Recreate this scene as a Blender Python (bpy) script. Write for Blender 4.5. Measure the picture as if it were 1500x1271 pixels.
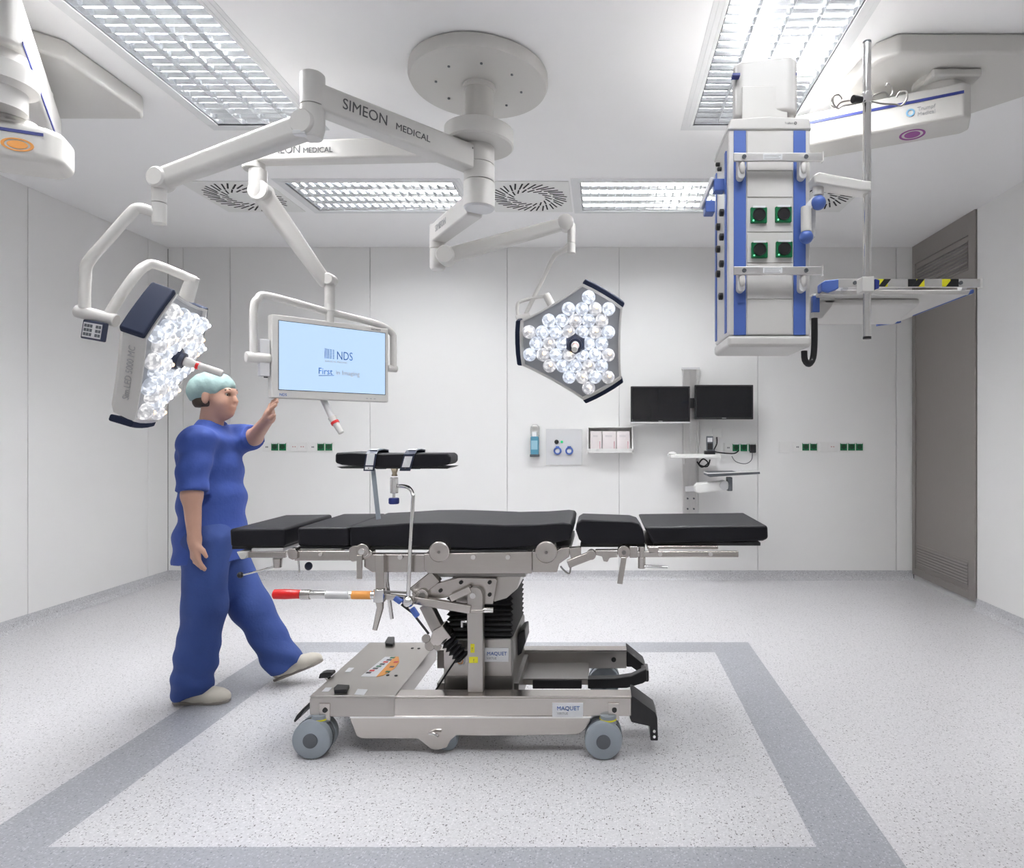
import bpy, math, random
import numpy as np
from mathutils import Vector, Matrix
random.seed(7)
S = bpy.context.scene
COL = S.collection
for o in list(bpy.data.objects): bpy.data.objects.remove(o)

# ------------------------------------------------------------------ camera, light, exposure
F = 940.0; VX, VY = 882.0, 637.0; HC = 1.33
cam = bpy.data.objects.new('camera', bpy.data.cameras.new('camera')); COL.objects.link(cam)
cam.location = (0, 0, HC); cam.rotation_euler = (math.pi/2, 0, 0)
cam.data.sensor_width = 36; cam.data.lens = 36*F/1500
cam.data.shift_x = -(VX-750)/1500; cam.data.shift_y = (VY-635.5)/1500
cam.data.clip_start = 0.05
S.camera = cam
w = bpy.data.worlds.new('world'); S.world = w; w.use_nodes = True
w.node_tree.nodes['Background'].inputs[0].default_value = (1, 1, 1, 1)
w.node_tree.nodes['Background'].inputs[1].default_value = 0.05
S.view_settings.view_transform = 'Standard'; S.view_settings.look = 'None'
S.view_settings.gamma = 1; S.view_settings.use_curve_mapping = False
S.view_settings.exposure = 0.70
LAMP_W = 52.0          # watts of one 0.54 x 1.15 m ceiling fitting

def W(px, py, d):
    return Vector(((px-VX)*d/F, d, HC-(py-VY)*d/F))

# ------------------------------------------------------------------ materials
MATS = {}
def mat(name, col, rough=.5, metal=0, noise=0.0, nscale=30, bump=0, bscale=200, stretch=None, emit=None, estr=0, coat=0, trans=0, alpha=1, ior=1.5):
    if name in MATS: return MATS[name]
    m = bpy.data.materials.new(name); m.use_nodes = True
    nt = m.node_tree; b = nt.nodes['Principled BSDF']; N = nt.nodes.new; L = nt.links.new
    b.inputs['Base Color'].default_value = (*col, 1); b.inputs['Roughness'].default_value = rough
    b.inputs['Metallic'].default_value = metal; b.inputs['IOR'].default_value = ior
    b.inputs['Coat Weight'].default_value = coat; b.inputs['Transmission Weight'].default_value = trans
    b.inputs['Alpha'].default_value = alpha
    tc = N('ShaderNodeTexCoord'); mp = N('ShaderNodeMapping'); L(tc.outputs['Object'], mp.inputs['Vector'])
    if stretch: mp.inputs['Scale'].default_value = stretch
    n = N('ShaderNodeTexNoise'); n.inputs['Scale'].default_value = nscale; n.inputs['Detail'].default_value = 3
    L(mp.outputs[0], n.inputs['Vector'])
    k = max(noise, .015)
    mr = N('ShaderNodeMapRange'); mr.inputs[3].default_value = 1-k; mr.inputs[4].default_value = 1+k
    L(n.outputs['Fac'], mr.inputs[0])
    mx = N('ShaderNodeVectorMath'); mx.operation = 'SCALE'; mx.inputs[0].default_value = col
    L(mr.outputs[0], mx.inputs['Scale']); L(mx.outputs[0], b.inputs['Base Color'])
    if metal > .5:
        r2 = N('ShaderNodeMapRange'); r2.inputs[3].default_value = rough*.97; r2.inputs[4].default_value = rough*1.03
        L(n.outputs['Fac'], r2.inputs[0]); L(r2.outputs[0], b.inputs['Roughness'])
    if bump:
        n2 = N('ShaderNodeTexNoise'); n2.inputs['Scale'].default_value = bscale; n2.inputs['Detail'].default_value = 4
        L(mp.outputs[0], n2.inputs['Vector'])
        bp = N('ShaderNodeBump'); bp.inputs['Strength'].default_value = bump; bp.inputs['Distance'].default_value = .01
        L(n2.outputs['Fac'], bp.inputs['Height']); L(bp.outputs[0], b.inputs['Normal'])
    if emit:
        b.inputs['Emission Color'].default_value = (*emit, 1); b.inputs['Emission Strength'].default_value = estr
    MATS[name] = m; return m

def speckle(name, base, dark, light, rough):
    m = bpy.data.materials.new(name); m.use_nodes = True; nt = m.node_tree; N = nt.nodes.new; L = nt.links.new
    b = nt.nodes['Principled BSDF']; b.inputs['Roughness'].default_value = rough
    tc = N('ShaderNodeTexCoord')
    def flecks(scale, thr, w):
        no = N('ShaderNodeTexNoise'); no.inputs['Scale'].default_value = scale*1.7; L(tc.outputs['Object'], no.inputs['Vector'])
        ad = N('ShaderNodeVectorMath'); ad.operation = 'MULTIPLY_ADD'; ad.inputs[1].default_value = (.008,)*3
        L(no.outputs['Color'], ad.inputs[0]); L(tc.outputs['Object'], ad.inputs[2])
        v = N('ShaderNodeTexVoronoi'); v.inputs['Scale'].default_value = scale; L(ad.outputs[0], v.inputs['Vector'])
        sp = N('ShaderNodeSeparateColor'); L(v.outputs['Color'], sp.inputs[0])
        a = N('ShaderNodeMath'); a.operation = 'GREATER_THAN'; a.inputs[1].default_value = thr; L(sp.outputs[0], a.inputs[0])
        c = N('ShaderNodeMath'); c.operation = 'LESS_THAN'; c.inputs[1].default_value = w; L(v.outputs['Distance'], c.inputs[0])
        d = N('ShaderNodeMath'); d.operation = 'MULTIPLY'; L(a.outputs[0], d.inputs[0]); L(c.outputs[0], d.inputs[1])
        return d
    prev = None
    n0 = N('ShaderNodeTexNoise'); n0.inputs['Scale'].default_value = 90; n0.inputs['Detail'].default_value = 4; L(tc.outputs['Object'], n0.inputs['Vector'])
    r = N('ShaderNodeValToRGB'); r.color_ramp.elements[0].position = .35; r.color_ramp.elements[1].position = .65
    r.color_ramp.elements[0].color = (*[c*.90 for c in base], 1); r.color_ramp.elements[1].color = (*[c*1.05 for c in base], 1)
    L(n0.outputs['Fac'], r.inputs[0]); prev = r.outputs[0]
    for scale, thr, wd, colr in ((150, .80, .36, dark), (95, .90, .30, [c*.8 for c in dark]), (120, .75, .42, light)):
        k = flecks(scale, thr, wd); mx = N('ShaderNodeMix'); mx.data_type = 'RGBA'
        L(k.outputs[0], mx.inputs[0]); L(prev, mx.inputs[6]); mx.inputs[7].default_value = (*colr, 1); prev = mx.outputs[2]
    L(prev, b.inputs['Base Color'])
    MATS[name] = m; return m

M_wall = mat('wall_panel_paint', (.85, .845, .835), .38, noise=.012, nscale=3)
M_joint = mat('panel_joint', (.60, .60, .59), .6)
M_ceil = mat('ceiling_paint', (.94, .935, .935), .55, noise=.01, nscale=4)
M_floor = speckle('floor_vinyl', (.655, .645, .665), (.27, .26, .27), (.74, .73, .75), .30)
M_band = speckle('border_vinyl', (.38, .39, .425), (.25, .26, .29), (.49, .50, .54), .30)
M_inner = speckle('inner_vinyl', (.64, .635, .655), (.17, .16, .17), (.74, .73, .75), .30)
M_cove = speckle('cove_vinyl', (.55, .55, .57), (.30, .29, .31), (.70, .70, .71), .4)
M_white = mat('white_enamel', (.63, .615, .595), .38, noise=.012, nscale=6)
M_cream = mat('cream_plastic', (.64, .625, .60), .42, noise=.015, nscale=8)
M_pale = mat('pale_grey_plastic', (.66, .66, .67), .4)
M_steel = mat('brushed_steel', (.56, .525, .495), .24, .97, noise=.05, nscale=20, stretch=(1, 6, 12))
M_steelv = mat('satin_steel', (.48, .455, .43), .30, .95, noise=.008, nscale=6)
M_dsteel = mat('dark_steel', (.30, .29, .28), .35, .95, noise=.06, nscale=12)
M_chrome = mat('chrome', (.80, .79, .78), .10, 1, noise=.02)
M_door = mat('door_steel', (.40, .375, .355), .36, .9, noise=.05, nscale=8, stretch=(1, 30, 1))
M_black = mat('black_rubber', (.012, .012, .014), .55, noise=.1)
M_blackp = mat('black_plastic', (.016, .016, .018), .38, noise=.1)
M_pad = mat('black_upholstery', (.009, .009, .013), .46, noise=.1, nscale=8, bump=.08, bscale=14, ior=1.36)
M_navy = mat('navy_plastic', (.022, .030, .065), .4, noise=.05)
M_blue = mat('blue_plastic', (.075, .145, .46), .4, noise=.03)
M_dblue = mat('dark_blue_trim', (.025, .04, .24), .4)
M_grey = mat('grey_wheel', (.32, .36, .40), .45, noise=.03)
M_dgrey = mat('dark_grey_plastic', (.11, .12, .135), .45)
M_red = mat('red_plastic', (.72, .015, .015), .3)
M_green = mat('green_socket', (.0, .17, .055), .35)
M_yellow = mat('yellow_label', (.78, .72, .02), .5)
M_orange = mat('orange_label', (.85, .36, .08), .5)
M_purple = mat('purple_label', (.30, .07, .30), .5)
M_label = mat('white_label', (.80, .81, .83), .45)
M_ink = mat('grey_ink', (.10, .10, .105), .5)
M_inkl = mat('pale_ink', (.42, .42, .43), .5)
M_inkb = mat('blue_ink', (.02, .12, .42), .5)
M_pure = mat('white_plastic', (.83, .825, .81), .4)

# ------------------------------------------------------------------ mesh helpers
class MB:
    def __init__(s, M=None): s.v = []; s.f = []; s.M = M
    def add(s, vs, fs):
        k = len(s.v)
        for p in vs:
            p = Vector(p); s.v.append(s.M @ p if s.M else p)
        s.f += [tuple(i+k for i in f) for f in fs]; return s
    def box(s, x0, x1, y0, y1, z0, z1):
        return s.add([(x, y, z) for z in (z0, z1) for y in (y0, y1) for x in (x0, x1)],
                     [(0, 2, 3, 1), (4, 5, 7, 6), (0, 1, 5, 4), (2, 6, 7, 3), (0, 4, 6, 2), (1, 3, 7, 5)])
    def cbox(s, c, sx, sy, sz): return s.box(c[0]-sx/2, c[0]+sx/2, c[1]-sy/2, c[1]+sy/2, c[2]-sz/2, c[2]+sz/2)
    def prism(s, pts, ext):
        n = len(pts); e = Vector(ext); p = [Vector(q) for q in pts]
        return s.add(p+[q+e for q in p], [tuple(range(n)), tuple(range(2*n-1, n-1, -1))] +
                     [(i, i+n, (i+1) % n+n, (i+1) % n) for i in range(n)])
    def pp(s, pix, d0, d1):                         # outline read off the picture at depth d0, extruded to d1
        return s.prism([W(x, y, d0) for x, y in pix], (0, d1-d0, 0))
    def pbox(s, x0, x1, y0, y1, d0, d1): return s.pp([(x0, y0), (x1, y0), (x1, y1), (x0, y1)], d0, d1)
    def ring(s, c, a, b, r, n): return [Vector(c)+a*(r*math.cos(2*math.pi*i/n))+b*(r*math.sin(2*math.pi*i/n)) for i in range(n)]
    def lathe(s, prof, o, ax, n=32):                # prof: (radius, distance along the axis)
        ax = Vector(ax).normalized(); a = ax.orthogonal().normalized(); b = ax.cross(a); o = Vector(o)
        vs = []; fs = []
        for r, t in prof: vs += s.ring(o+ax*t, a, b, max(r, 1e-5), n)
        for k in range(len(prof)-1):
            for i in range(n): fs.append((k*n+i, k*n+(i+1) % n, (k+1)*n+(i+1) % n, (k+1)*n+i))
        fs += [tuple(range(n-1, -1, -1)), tuple(range((len(prof)-1)*n, len(prof)*n))]
        return s.add(vs, fs)
    def cyl(s, p0, p1, r, r2=None, n=24):
        d = Vector(p1)-Vector(p0); return s.lathe([(r, 0), (r2 if r2 is not None else r, d.length)], p0, d, n)
    def tube(s, pts, r, n=12, sub=0, closed=False):
        p = [Vector(q) for q in pts]
        if sub:
            q = []; m = len(p)
            for i in range(m-1):
                a = p[max(i-1, 0)]; b = p[i]; c = p[i+1]; d = p[min(i+2, m-1)]
                for k in range(sub):
                    t = k/sub
                    q.append(.5*((2*b)+(c-a)*t+(2*a-5*b+4*c-d)*t*t+(3*b-a-3*c+d)*t**3))
            p = q+[p[-1]]
        rs = r if isinstance(r, (list, tuple)) else [r]*len(p)
        if len(rs) != len(p): rs = [rs[0]+(rs[-1]-rs[0])*i/(len(p)-1) for i in range(len(p))]
        t0 = (p[1]-p[0]).normalized(); a = t0.orthogonal().normalized(); vs = []; fs = []
        for i in range(len(p)):
            t = (p[min(i+1, len(p)-1)]-p[max(i-1, 0)]).normalized()
            a = (a-t*a.dot(t)).normalized(); b = t.cross(a); vs += s.ring(p[i], a, b, rs[i], n)
        for k in range(len(p)-1):
            for i in range(n): fs.append((k*n+i, k*n+(i+1) % n, (k+1)*n+(i+1) % n, (k+1)*n+i))
        fs += [tuple(range(n-1, -1, -1)), tuple(range((len(p)-1)*n, len(p)*n))]
        return s.add(vs, fs)
    def sphere(s, c, r, nu=20, nv=12):
        rx, ry, rz = r if isinstance(r, (tuple, list)) else (r, r, r); c = Vector(c); vs = []; fs = []
        for j in range(nv+1):
            th = math.pi*j/nv
            for i in range(nu):
                ph = 2*math.pi*i/nu
                vs.append(c+Vector((rx*max(math.sin(th), 1e-4)*math.cos(ph), ry*max(math.sin(th), 1e-4)*math.sin(ph), rz*math.cos(th))))
        for j in range(nv):
            for i in range(nu): fs.append((j*nu+i, (j+1)*nu+i, (j+1)*nu+(i+1) % nu, j*nu+(i+1) % nu))
        return s.add(vs, fs)
    def beam(s, p0, p1, wd, h, wd1=None, h1=None, up=(0, 0, 1)):   # box bar between two points
        p0 = Vector(p0); p1 = Vector(p1); t = (p1-p0).normalized(); side = t.cross(Vector(up)).normalized(); u = side.cross(t)
        wd1 = wd1 or wd; h1 = h1 or h
        q = [p0+side*(a*wd/2)+u*(b*h/2) for a, b in ((-1, -1), (1, -1), (1, 1), (-1, 1))] + \
            [p1+side*(a*wd1/2)+u*(b*h1/2) for a, b in ((-1, -1), (1, -1), (1, 1), (-1, 1))]
        return s.add(q, [(3, 2, 1, 0), (4, 5, 6, 7), (0, 1, 5, 4), (1, 2, 6, 5), (2, 3, 7, 6), (3, 0, 4, 7)])
    def mesh(s, name, smooth=True):
        me = bpy.data.meshes.new(name); me.from_pydata([tuple(p) for p in s.v], [], s.f); me.update()
        import bmesh
        bm = bmesh.new(); bm.from_mesh(me); bmesh.ops.recalc_face_normals(bm, faces=bm.faces); bm.to_mesh(me); bm.free()
        if smooth:
            me.shade_smooth(); me.set_sharp_from_angle(angle=math.radians(38))
        return me

def link(name, me, m, parent=None, loc=None):
    o = bpy.data.objects.new(name, me); COL.objects.link(o)
    if m and not me.materials: me.materials.append(m)
    if parent:
        o.parent = parent; wl = parent.get('_w', None)
        if loc is None: o.location = -Vector(wl) if wl is not None else (0, 0, 0)
        else: o.location = Vector(loc)-(Vector(wl) if wl is not None else Vector((0, 0, 0)))
    elif loc is not None: o.location = loc
    return o
def obj(name, mb, m, parent=None, bevel=0, seg=2, smooth=True, label=None):
    o = link(name, mb.mesh(name, smooth), m, parent)
    if bevel:
        bv = o.modifiers.new('bevel', 'BEVEL'); bv.width = bevel; bv.segments = seg; bv.limit_method = 'ANGLE'; bv.angle_limit = math.radians(40)
        bv.harden_normals = True
    if label: o['label'] = label
    return o
def tag(o, label=None, cat=None, group=None, kind=None):
    if label: o['label'] = label
    if cat: o['category'] = cat
    if group: o['group'] = group
    if kind: o['kind'] = kind
    return o
def thing(name, label, cat, loc=(0, 0, 0), group=None):
    o = bpy.data.objects.new(name, None); COL.objects.link(o); o.location = loc; o.empty_display_size = .1
    o['_w'] = tuple(loc)
    return tag(o, label, cat, group)
def struct(name, mb, m, parent=None, bevel=0, kind=True):
    o = obj(name, mb, m, parent, bevel)
    if not parent: o['kind'] = 'structure'
    return o
TXT = {}
def text(name, string, size, Mx, m, parent=None, align='LEFT', ext=.0008, sx=1.0):
    key = (string, size, align)
    cu = bpy.data.curves.new('t', 'FONT'); cu.body = string; cu.size = size; cu.align_x = align; cu.extrude = ext; cu.resolution_u = 3
    t = bpy.data.objects.new('t', cu); COL.objects.link(t)
    me = bpy.data.meshes.new_from_object(t.evaluated_get(bpy.context.evaluated_depsgraph_get()))
    bpy.data.objects.remove(t); bpy.data.curves.remove(cu)
    me.materials.clear(); me.transform(Mx @ Matrix.Diagonal((sx, 1, 1, 1)))
    return link(name, me, m, parent)
def frame(o, x, y):                                 # matrix with text x axis, text y axis, at o
    x = Vector(x).normalized(); y = Vector(y); z = x.cross(y).normalized(); y = z.cross(x)
    return Matrix(((x.x, y.x, z.x, o[0]), (x.y, y.y, z.y, o[1]), (x.z, y.z, z.z, o[2]), (0, 0, 0, 1)))
FRONT = lambda o: frame(o, (1, 0, 0), (0, 0, 1))    # lettering that faces the camera side
# ------------------------------------------------------------------ room
XL, XR, YB, YF, ZC = -3.99, 2.855, 5.897, -1.0, 3.055
CH = .085                                            # height of the cove skirting
BI = (-1.79, .692, 2.073, 3.93)                      # inner field of the floor (x0, x1, y0, y1)
bw = .245
fl = MB()
fl.box(XL-.05, XR+.05, YF-.05, YB+.05, -.08, -.002)
floor = struct('floor', fl, M_floor)
def flat(x0, x1, y0, y1, z): return MB().add([(x0, y0, z), (x1, y0, z), (x1, y1, z), (x0, y1, z)], [(0, 1, 2, 3)])
x0, x1, y0, y1 = BI
pc = MB()
for a in ((XL, XR, YF, y0-bw), (XL, XR, y1+bw*.78, YB), (XL, x0-bw*1.08, y0-bw, y1+bw*.78), (x1+bw, XR, y0-bw, y1+bw*.78)):
    pc.box(a[0], a[1], a[2], a[3], -.003, 0)
obj('floor_covering', pc, M_floor, floor, smooth=False)
bd = MB()
xo0, xo1, yo0, yo1 = x0-bw*1.08, x1+bw, y0-bw, y1+bw*.78
for a in ((xo0, xo1, yo0, y0), (xo0, xo1, y1, yo1), (xo0, x0, y0, y1), (x1, xo1, y0, y1)): bd.box(a[0], a[1], a[2], a[3], -.003, 0)
obj('border_inlay', bd, M_band, floor, smooth=False, label='grey speckled border strip set in the floor')
obj('inner_field', MB().box(x0, x1, y0, y1, -.003, 0), M_inner, floor, smooth=False)

def panel_wall(name, seams, fixed, axis, zb=CH, zt=ZC, skip=()):
    # structure = backing wall; each panel proud of it, joints 4 mm wide
    b = MB(); g = .0022; t = .012
    lo, hi = seams[0], seams[-1]
    s = 1 if fixed > (0 if axis == 'x' else 1) else -1   # outward direction
    def bx(m, a0, a1, d0, d1, z0, z1):
        if axis == 'x': m.box(min(d0, d1), max(d0, d1), a0, a1, z0, z1)
        else: m.box(a0, a1, min(d0, d1), max(d0, d1), z0, z1)
    bx(b, lo, hi, fixed+s*t, fixed+s*(t+.08), -.05, zt+.05)
    wl = struct(name, b, M_joint)
    for i in range(len(seams)-1):
        if i in skip: continue
        p = MB(); bx(p, seams[i]+g, seams[i+1]-g, fixed, fixed+s*t, zb, zt)
        obj('wall_panel', p, M_wall, wl, bevel=.0015, seg=1)
    return wl
sx = lambda px: (px-VX)*YB/F
sb = [XL]+[sx(p) for p in (268, 337, 542, 743, 907, 1110, 1313)]+[XR]
wall_back = panel_wall('wall_back', sb, YB, 'y')
dl = lambda px: XL*F/(px-VX)
sl = [YF, .4, 1.6, 2.9, dl(41), dl(217), YB]
wall_left = panel_wall('wall_left', sl, XL, 'x')
dr = lambda px: XR*F/(px-VX)
D0, D1 = dr(1431), YB-.02
wall_right = panel_wall('wall_right', [YF, .4, 1.6, 2.75, D0, YB], XR, 'x', skip=(4,))
wall_front = panel_wall('wall_front', [XL, -2.6, -1.3, 0, 1.4, XR], YF, 'y')
# coved skirting (baseboard)
def cove(name, p0, p1, inward):
    m = MB(); a = Vector(p0); b = Vector(p1); n = Vector(inward); prof = [(0, -.004), (.045, -.004), (.030, .004), (.012, .020), (.004, .045), (.003, CH+.002), (0, CH+.002)]
    m.prism([a+n*x+Vector((0, 0, z)) for x, z in prof], b-a); o = obj(name, m, M_cove); o['kind'] = 'structure'
cove('baseboard_back', (XL, YB, 0), (XR, YB, 0), (0, -1, 0))
cove('baseboard_left', (XL, YF, 0), (XL, YB, 0), (1, 0, 0))
cove('baseboard_right', (XR, YF, 0), (XR, D0, 0), (-1, 0, 0))

# ceiling with openings for the light fittings
LIGHTS = [  # x0,x1,y0,y1, lengthways axis, modules
    ('y', -2.135, -1.603, 2.40, 3.57), ('y', .505, 1.045, 2.40, 3.57),
    ('x', -2.17, -1.02, 4.38, 4.93), ('x', -.152, .998, 4.38, 4.93),
    ('x', -2.17, -1.02, 1.03, 1.58), ('x', -.152, .998, 1.03, 1.58)]  # last pair unseen: mirrors the back row, added to raise the general light
xs = sorted({XL-.05, XR+.05, *[v for l in LIGHTS for v in l[1:3]]}); ys = sorted({YF-.05, YB+.05, *[v for l in LIGHTS for v in l[3:5]]})
c = MB()
for i in range(len(xs)-1):
    for j in range(len(ys)-1):
        mx, my = (xs[i]+xs[i+1])/2, (ys[j]+ys[j+1])/2
        if any(l[1] < mx < l[2] and l[3] < my < l[4] for l in LIGHTS): continue
        c.add([(xs[i], ys[j], ZC), (xs[i], ys[j+1], ZC), (xs[i+1], ys[j+1], ZC), (xs[i+1], ys[j], ZC)], [(0, 1, 2, 3)])
ceiling = struct('ceiling', c, M_ceil)
obj('ceiling_slab', MB().box(XL-.1, XR+.1, YF-.1, YB+.1, ZC+.16, ZC+.22), M_ceil, ceiling)

# ------------------------------------------------------------------ ceiling light fittings
M_louv = mat('louver_aluminium', (.80, .82, .84), .16, 1, noise=.05, nscale=40)
M_tray = mat('fitting_tray', (.85, .86, .87), .25, .6)
M_frame = mat('fitting_frame', (.76, .765, .77), .4)
M_tube = mat('lamp_tube_glow', (.9, .9, .9), .4, emit=(.93, .97, 1), estr=9)
BL = .024
lat = {}
def blade(L, along):                                  # parabolic louver blade: thick on top, thin below
    k = (round(L, 3), along)
    if k not in lat:
        m = MB(); q = [(-.009, .0), (-.004, -.012), (-.0012, -BL), (.0012, -BL), (.004, -.012), (.009, 0)]
        if along == 'x': m.prism([(-L/2, a, z) for a, z in q], (L, 0, 0))
        else: m.prism([(a, -L/2, z) for a, z in q], (0, L, 0))
        me = m.mesh('louver_blade'); me.materials.append(M_louv); lat[k] = me
    return lat[k]
names = ['long louvred ceiling light on the left, above the beige ceiling plate', 'long louvred ceiling light above the blue-striped supply column',
         'short louvred ceiling light between the left and middle swirl vents', 'short louvred ceiling light right of the middle swirl vent',
         'unseen short louvred ceiling light added over the front edge of the floor border, left', 'unseen short louvred ceiling light added over the front edge of the floor border, right']
for (ax, a0, a1, b0, b1), lab in zip(LIGHTS, names):
    t = thing('ceiling_light', lab, 'ceiling light', ((a0+a1)/2, (b0+b1)/2, ZC), 'louvred ceiling lights')
    h = .13
    tr = MB()
    for q in ([(a0, b0), (a0, b1)], [(a1, b1), (a1, b0)], [(a0, b1), (a1, b1)], [(a1, b0), (a0, b0)]):
        (u, v), (p, r) = q; tr.add([(u, v, ZC), (p, r, ZC), (p, r, ZC+h), (u, v, ZC+h)], [(0, 1, 2, 3)])
    tr.add([(a0, b0, ZC+h), (a0, b1, ZC+h), (a1, b1, ZC+h), (a1, b0, ZC+h)], [(0, 1, 2, 3)])
    obj('tray', tr, M_tray, t)
    for wd, z0, z1 in ((.016, -.006, .004), (.040, -.004, .0), (.062, -.002, 0)):
        fr = MB()
        for q in ((a0-wd, a1+wd, b0-wd, b0), (a0-wd, a1+wd, b1, b1+wd), (a0-wd, a0, b0, b1), (a1, a1+wd, b0, b1)):
            fr.box(q[0], q[1], q[2], q[3], ZC+z0, ZC+z1+.001)
        obj('frame', fr, M_frame, t, bevel=.001, seg=1)
    # louver: 4 lanes along the fitting, cross blades every 58 mm
    Lx, Ly = a1-a0, b1-b0
    lanes = 4; long_, short = (Lx, Ly) if ax == 'x' else (Ly, Lx); nc = round(long_/.060)
    for i in range(0, lanes+1):
        p = -short/2+.006+(short-.012)*i/lanes
        link('louver_blade', blade(long_, ax), None, t, Vector(t['_w'])+(Vector((0, p, BL)) if ax == 'x' else Vector((p, 0, BL))))
    for i in range(0, nc+1):
        p = -long_/2+.009+(long_-.018)*i/nc
        link('louver_blade', blade(short, 'y' if ax == 'x' else 'x'), None, t, Vector(t['_w'])+(Vector((p, 0, BL)) if ax == 'x' else Vector((0, p, BL))))
    for i in range(lanes):
        p = -short/2+short*(i+.5)/lanes; e = long_/2-.03; tb = MB(); cx, cy = (a0+a1)/2, (b0+b1)/2; zz = ZC+.092
        if ax == 'x': tb.cyl((cx-e, cy+p, zz), (cx+e, cy+p, zz), .013, n=10)
        else: tb.cyl((cx+p, cy-e, zz), (cx+p, cy+e, zz), .013, n=10)
        obj('lamp_tube', tb, M_tube, t)
    la = bpy.data.lights.new('lamp_light', 'AREA'); la.shape = 'RECTANGLE'; la.size = Lx-.01; la.size_y = Ly-.01
    la.energy = LAMP_W*Lx*Ly/.62*(1 if ax == 'y' else .44 if b0 > 3 else .30); la.color = (1, .985, .975)
    lo = bpy.data.objects.new('lamp_light', la); COL.objects.link(lo); lo.parent = t; lo.location = (0, 0, .118)

# ------------------------------------------------------------------ swirl vents
M_vent = mat('vent_plate', (.82, .82, .80), .45)
M_void = mat('vent_opening', (.010, .010, .011), .7)
sm = MB().box(-.052, .052, -.0055, .0055, -.0012, .004).mesh('slot'); sm.materials.append(M_void)
for i, (cx, lab) in enumerate(((-2.585, 'square swirl air vent behind the monitor arm'), (-.525, 'square swirl air vent right of the central ceiling column'), (1.535, 'square swirl air vent behind the infusion pole'))):
    cy = 4.655
    t = thing('ceiling_vent', lab, 'air vent', (cx, cy, ZC), 'swirl vents in the ceiling')
    obj('plate', MB().box(cx-.297, cx+.297, cy-.297, cy+.297, ZC-.006, ZC+.002), M_vent, t, bevel=.002)
    for k in range(36):
        a = 2*math.pi*k/36
        for rr, off in ((.215, .5), (.135, .75)) if k % 2 == 0 else ((.225, .5),):
            o = link('slot', sm, None, t, (cx+rr*math.cos(a), cy+rr*math.sin(a), ZC-.0065)); o.rotation_euler = (0, 0, a+off)
            if rr < .2: o.scale = (.62, 1, 1)

# ------------------------------------------------------------------ steel door in the right wall
door = MB(); z0, z1 = .06, ZC-.004
door.box(XR-.004, XR+.03, D0, D1, z0, z1)
dr_ = struct('door_1', door, M_steelv)
dr_.data.materials.clear(); dr_.data.materials.append(M_door)
fr = MB(); fw = .09
for a in ((D0, D0+fw, z0, z1), (D1-.05, D1, z0, z1), (D0+fw, D1-.05, z1-.17, z1), (D0+fw, D1-.05, z0, z0+.06)): fr.box(XR-.016, XR+.01, a[0], a[1], a[2], a[3])
obj('door_frame', fr, M_door, dr_, bevel=.002)
for k, (za, zb) in enumerate(((z1-.42, z1-.22), (z0+.10, z0+.27))):
    g = MB().box(XR-.006, XR, D0+.11, D1-.07, za, zb)
    gr = obj('grille', g, M_dsteel, dr_)
    for q in range(7):
        zz = za+(zb-za)*(q+.5)/7
        obj('grille_slat', MB().prism([(XR-.005, D0+.115, zz-.010), (XR-.012, D0+.115, zz-.004), (XR-.005, D0+.115, zz+.010)], (0, D1-D0-.19, 0)), M_door, gr)
    rim = MB()
    for a in ((za-.014, za), (zb, zb+.014)): rim.box(XR-.012, XR, D0+.10, D1-.06, a[0], a[1])
    obj('grille_rim', rim, M_door, gr)
# ------------------------------------------------------------------ central ceiling suspension
CX, CY = -.586, 3.06
sus = thing('ceiling_suspension', 'white round ceiling mount with column and three lettered swivel arms', 'lamp mount', (CX, CY, ZC))
obj('ceiling_plate', MB().lathe([(.30, 0), (.325, .006), (.327, .045), (.318, .062), (.07, .066)], (CX, CY, ZC), (0, 0, -1), 72), M_cream, sus)
for k in range(8):
    a = 2*math.pi*(k+.3)/8
    obj('screw', MB().cyl((CX+.2*math.cos(a), CY+.2*math.sin(a), ZC-.0645), (CX+.2*math.cos(a), CY+.2*math.sin(a), ZC-.069), .006, n=10), M_dgrey, sus)
obj('column_collar', MB().lathe([(.078, 0), (.078, .012), (.070, .02)], (CX, CY, ZC-.066), (0, 0, -1), 40), M_cream, sus)
obj('column', MB().cyl((CX, CY, ZC-.066), (CX, CY, 2.50), .067, n=40), M_cream, sus)
obj('drum', MB().lathe([(.150, 0), (.163, .008), (.163, .075), (.155, .083), (.068, .083)], (CX, CY, 2.785), (0, 0, -1), 56), M_cream, sus)
for z0, z1, r in ((2.70, 2.616, .0715), (2.612, 2.535, .0725), (2.531, 2.412, .0735)):
    obj('bearing_ring', MB().lathe([(r, 0), (r, z0-z1)], (CX, CY, z0), (0, 0, -1), 44), M_cream, sus, bevel=.003)
obj('end_cap', MB().lathe([(.073, 0), (.066, .008), (.0, .010)], (CX, CY, 2.412), (0, 0, -1), 44), M_pale, sus)
obj('screw', MB().cyl((CX-.02, CY-.066, 2.735-.07), (CX-.02, CY-.076, 2.665), .006, n=10), M_dgrey, sus)

def round_beam(p0, p1, w0, h0, w1=None, h1=None): return MB().beam(p0, p1, w0, h0, w1, h1)
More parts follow.
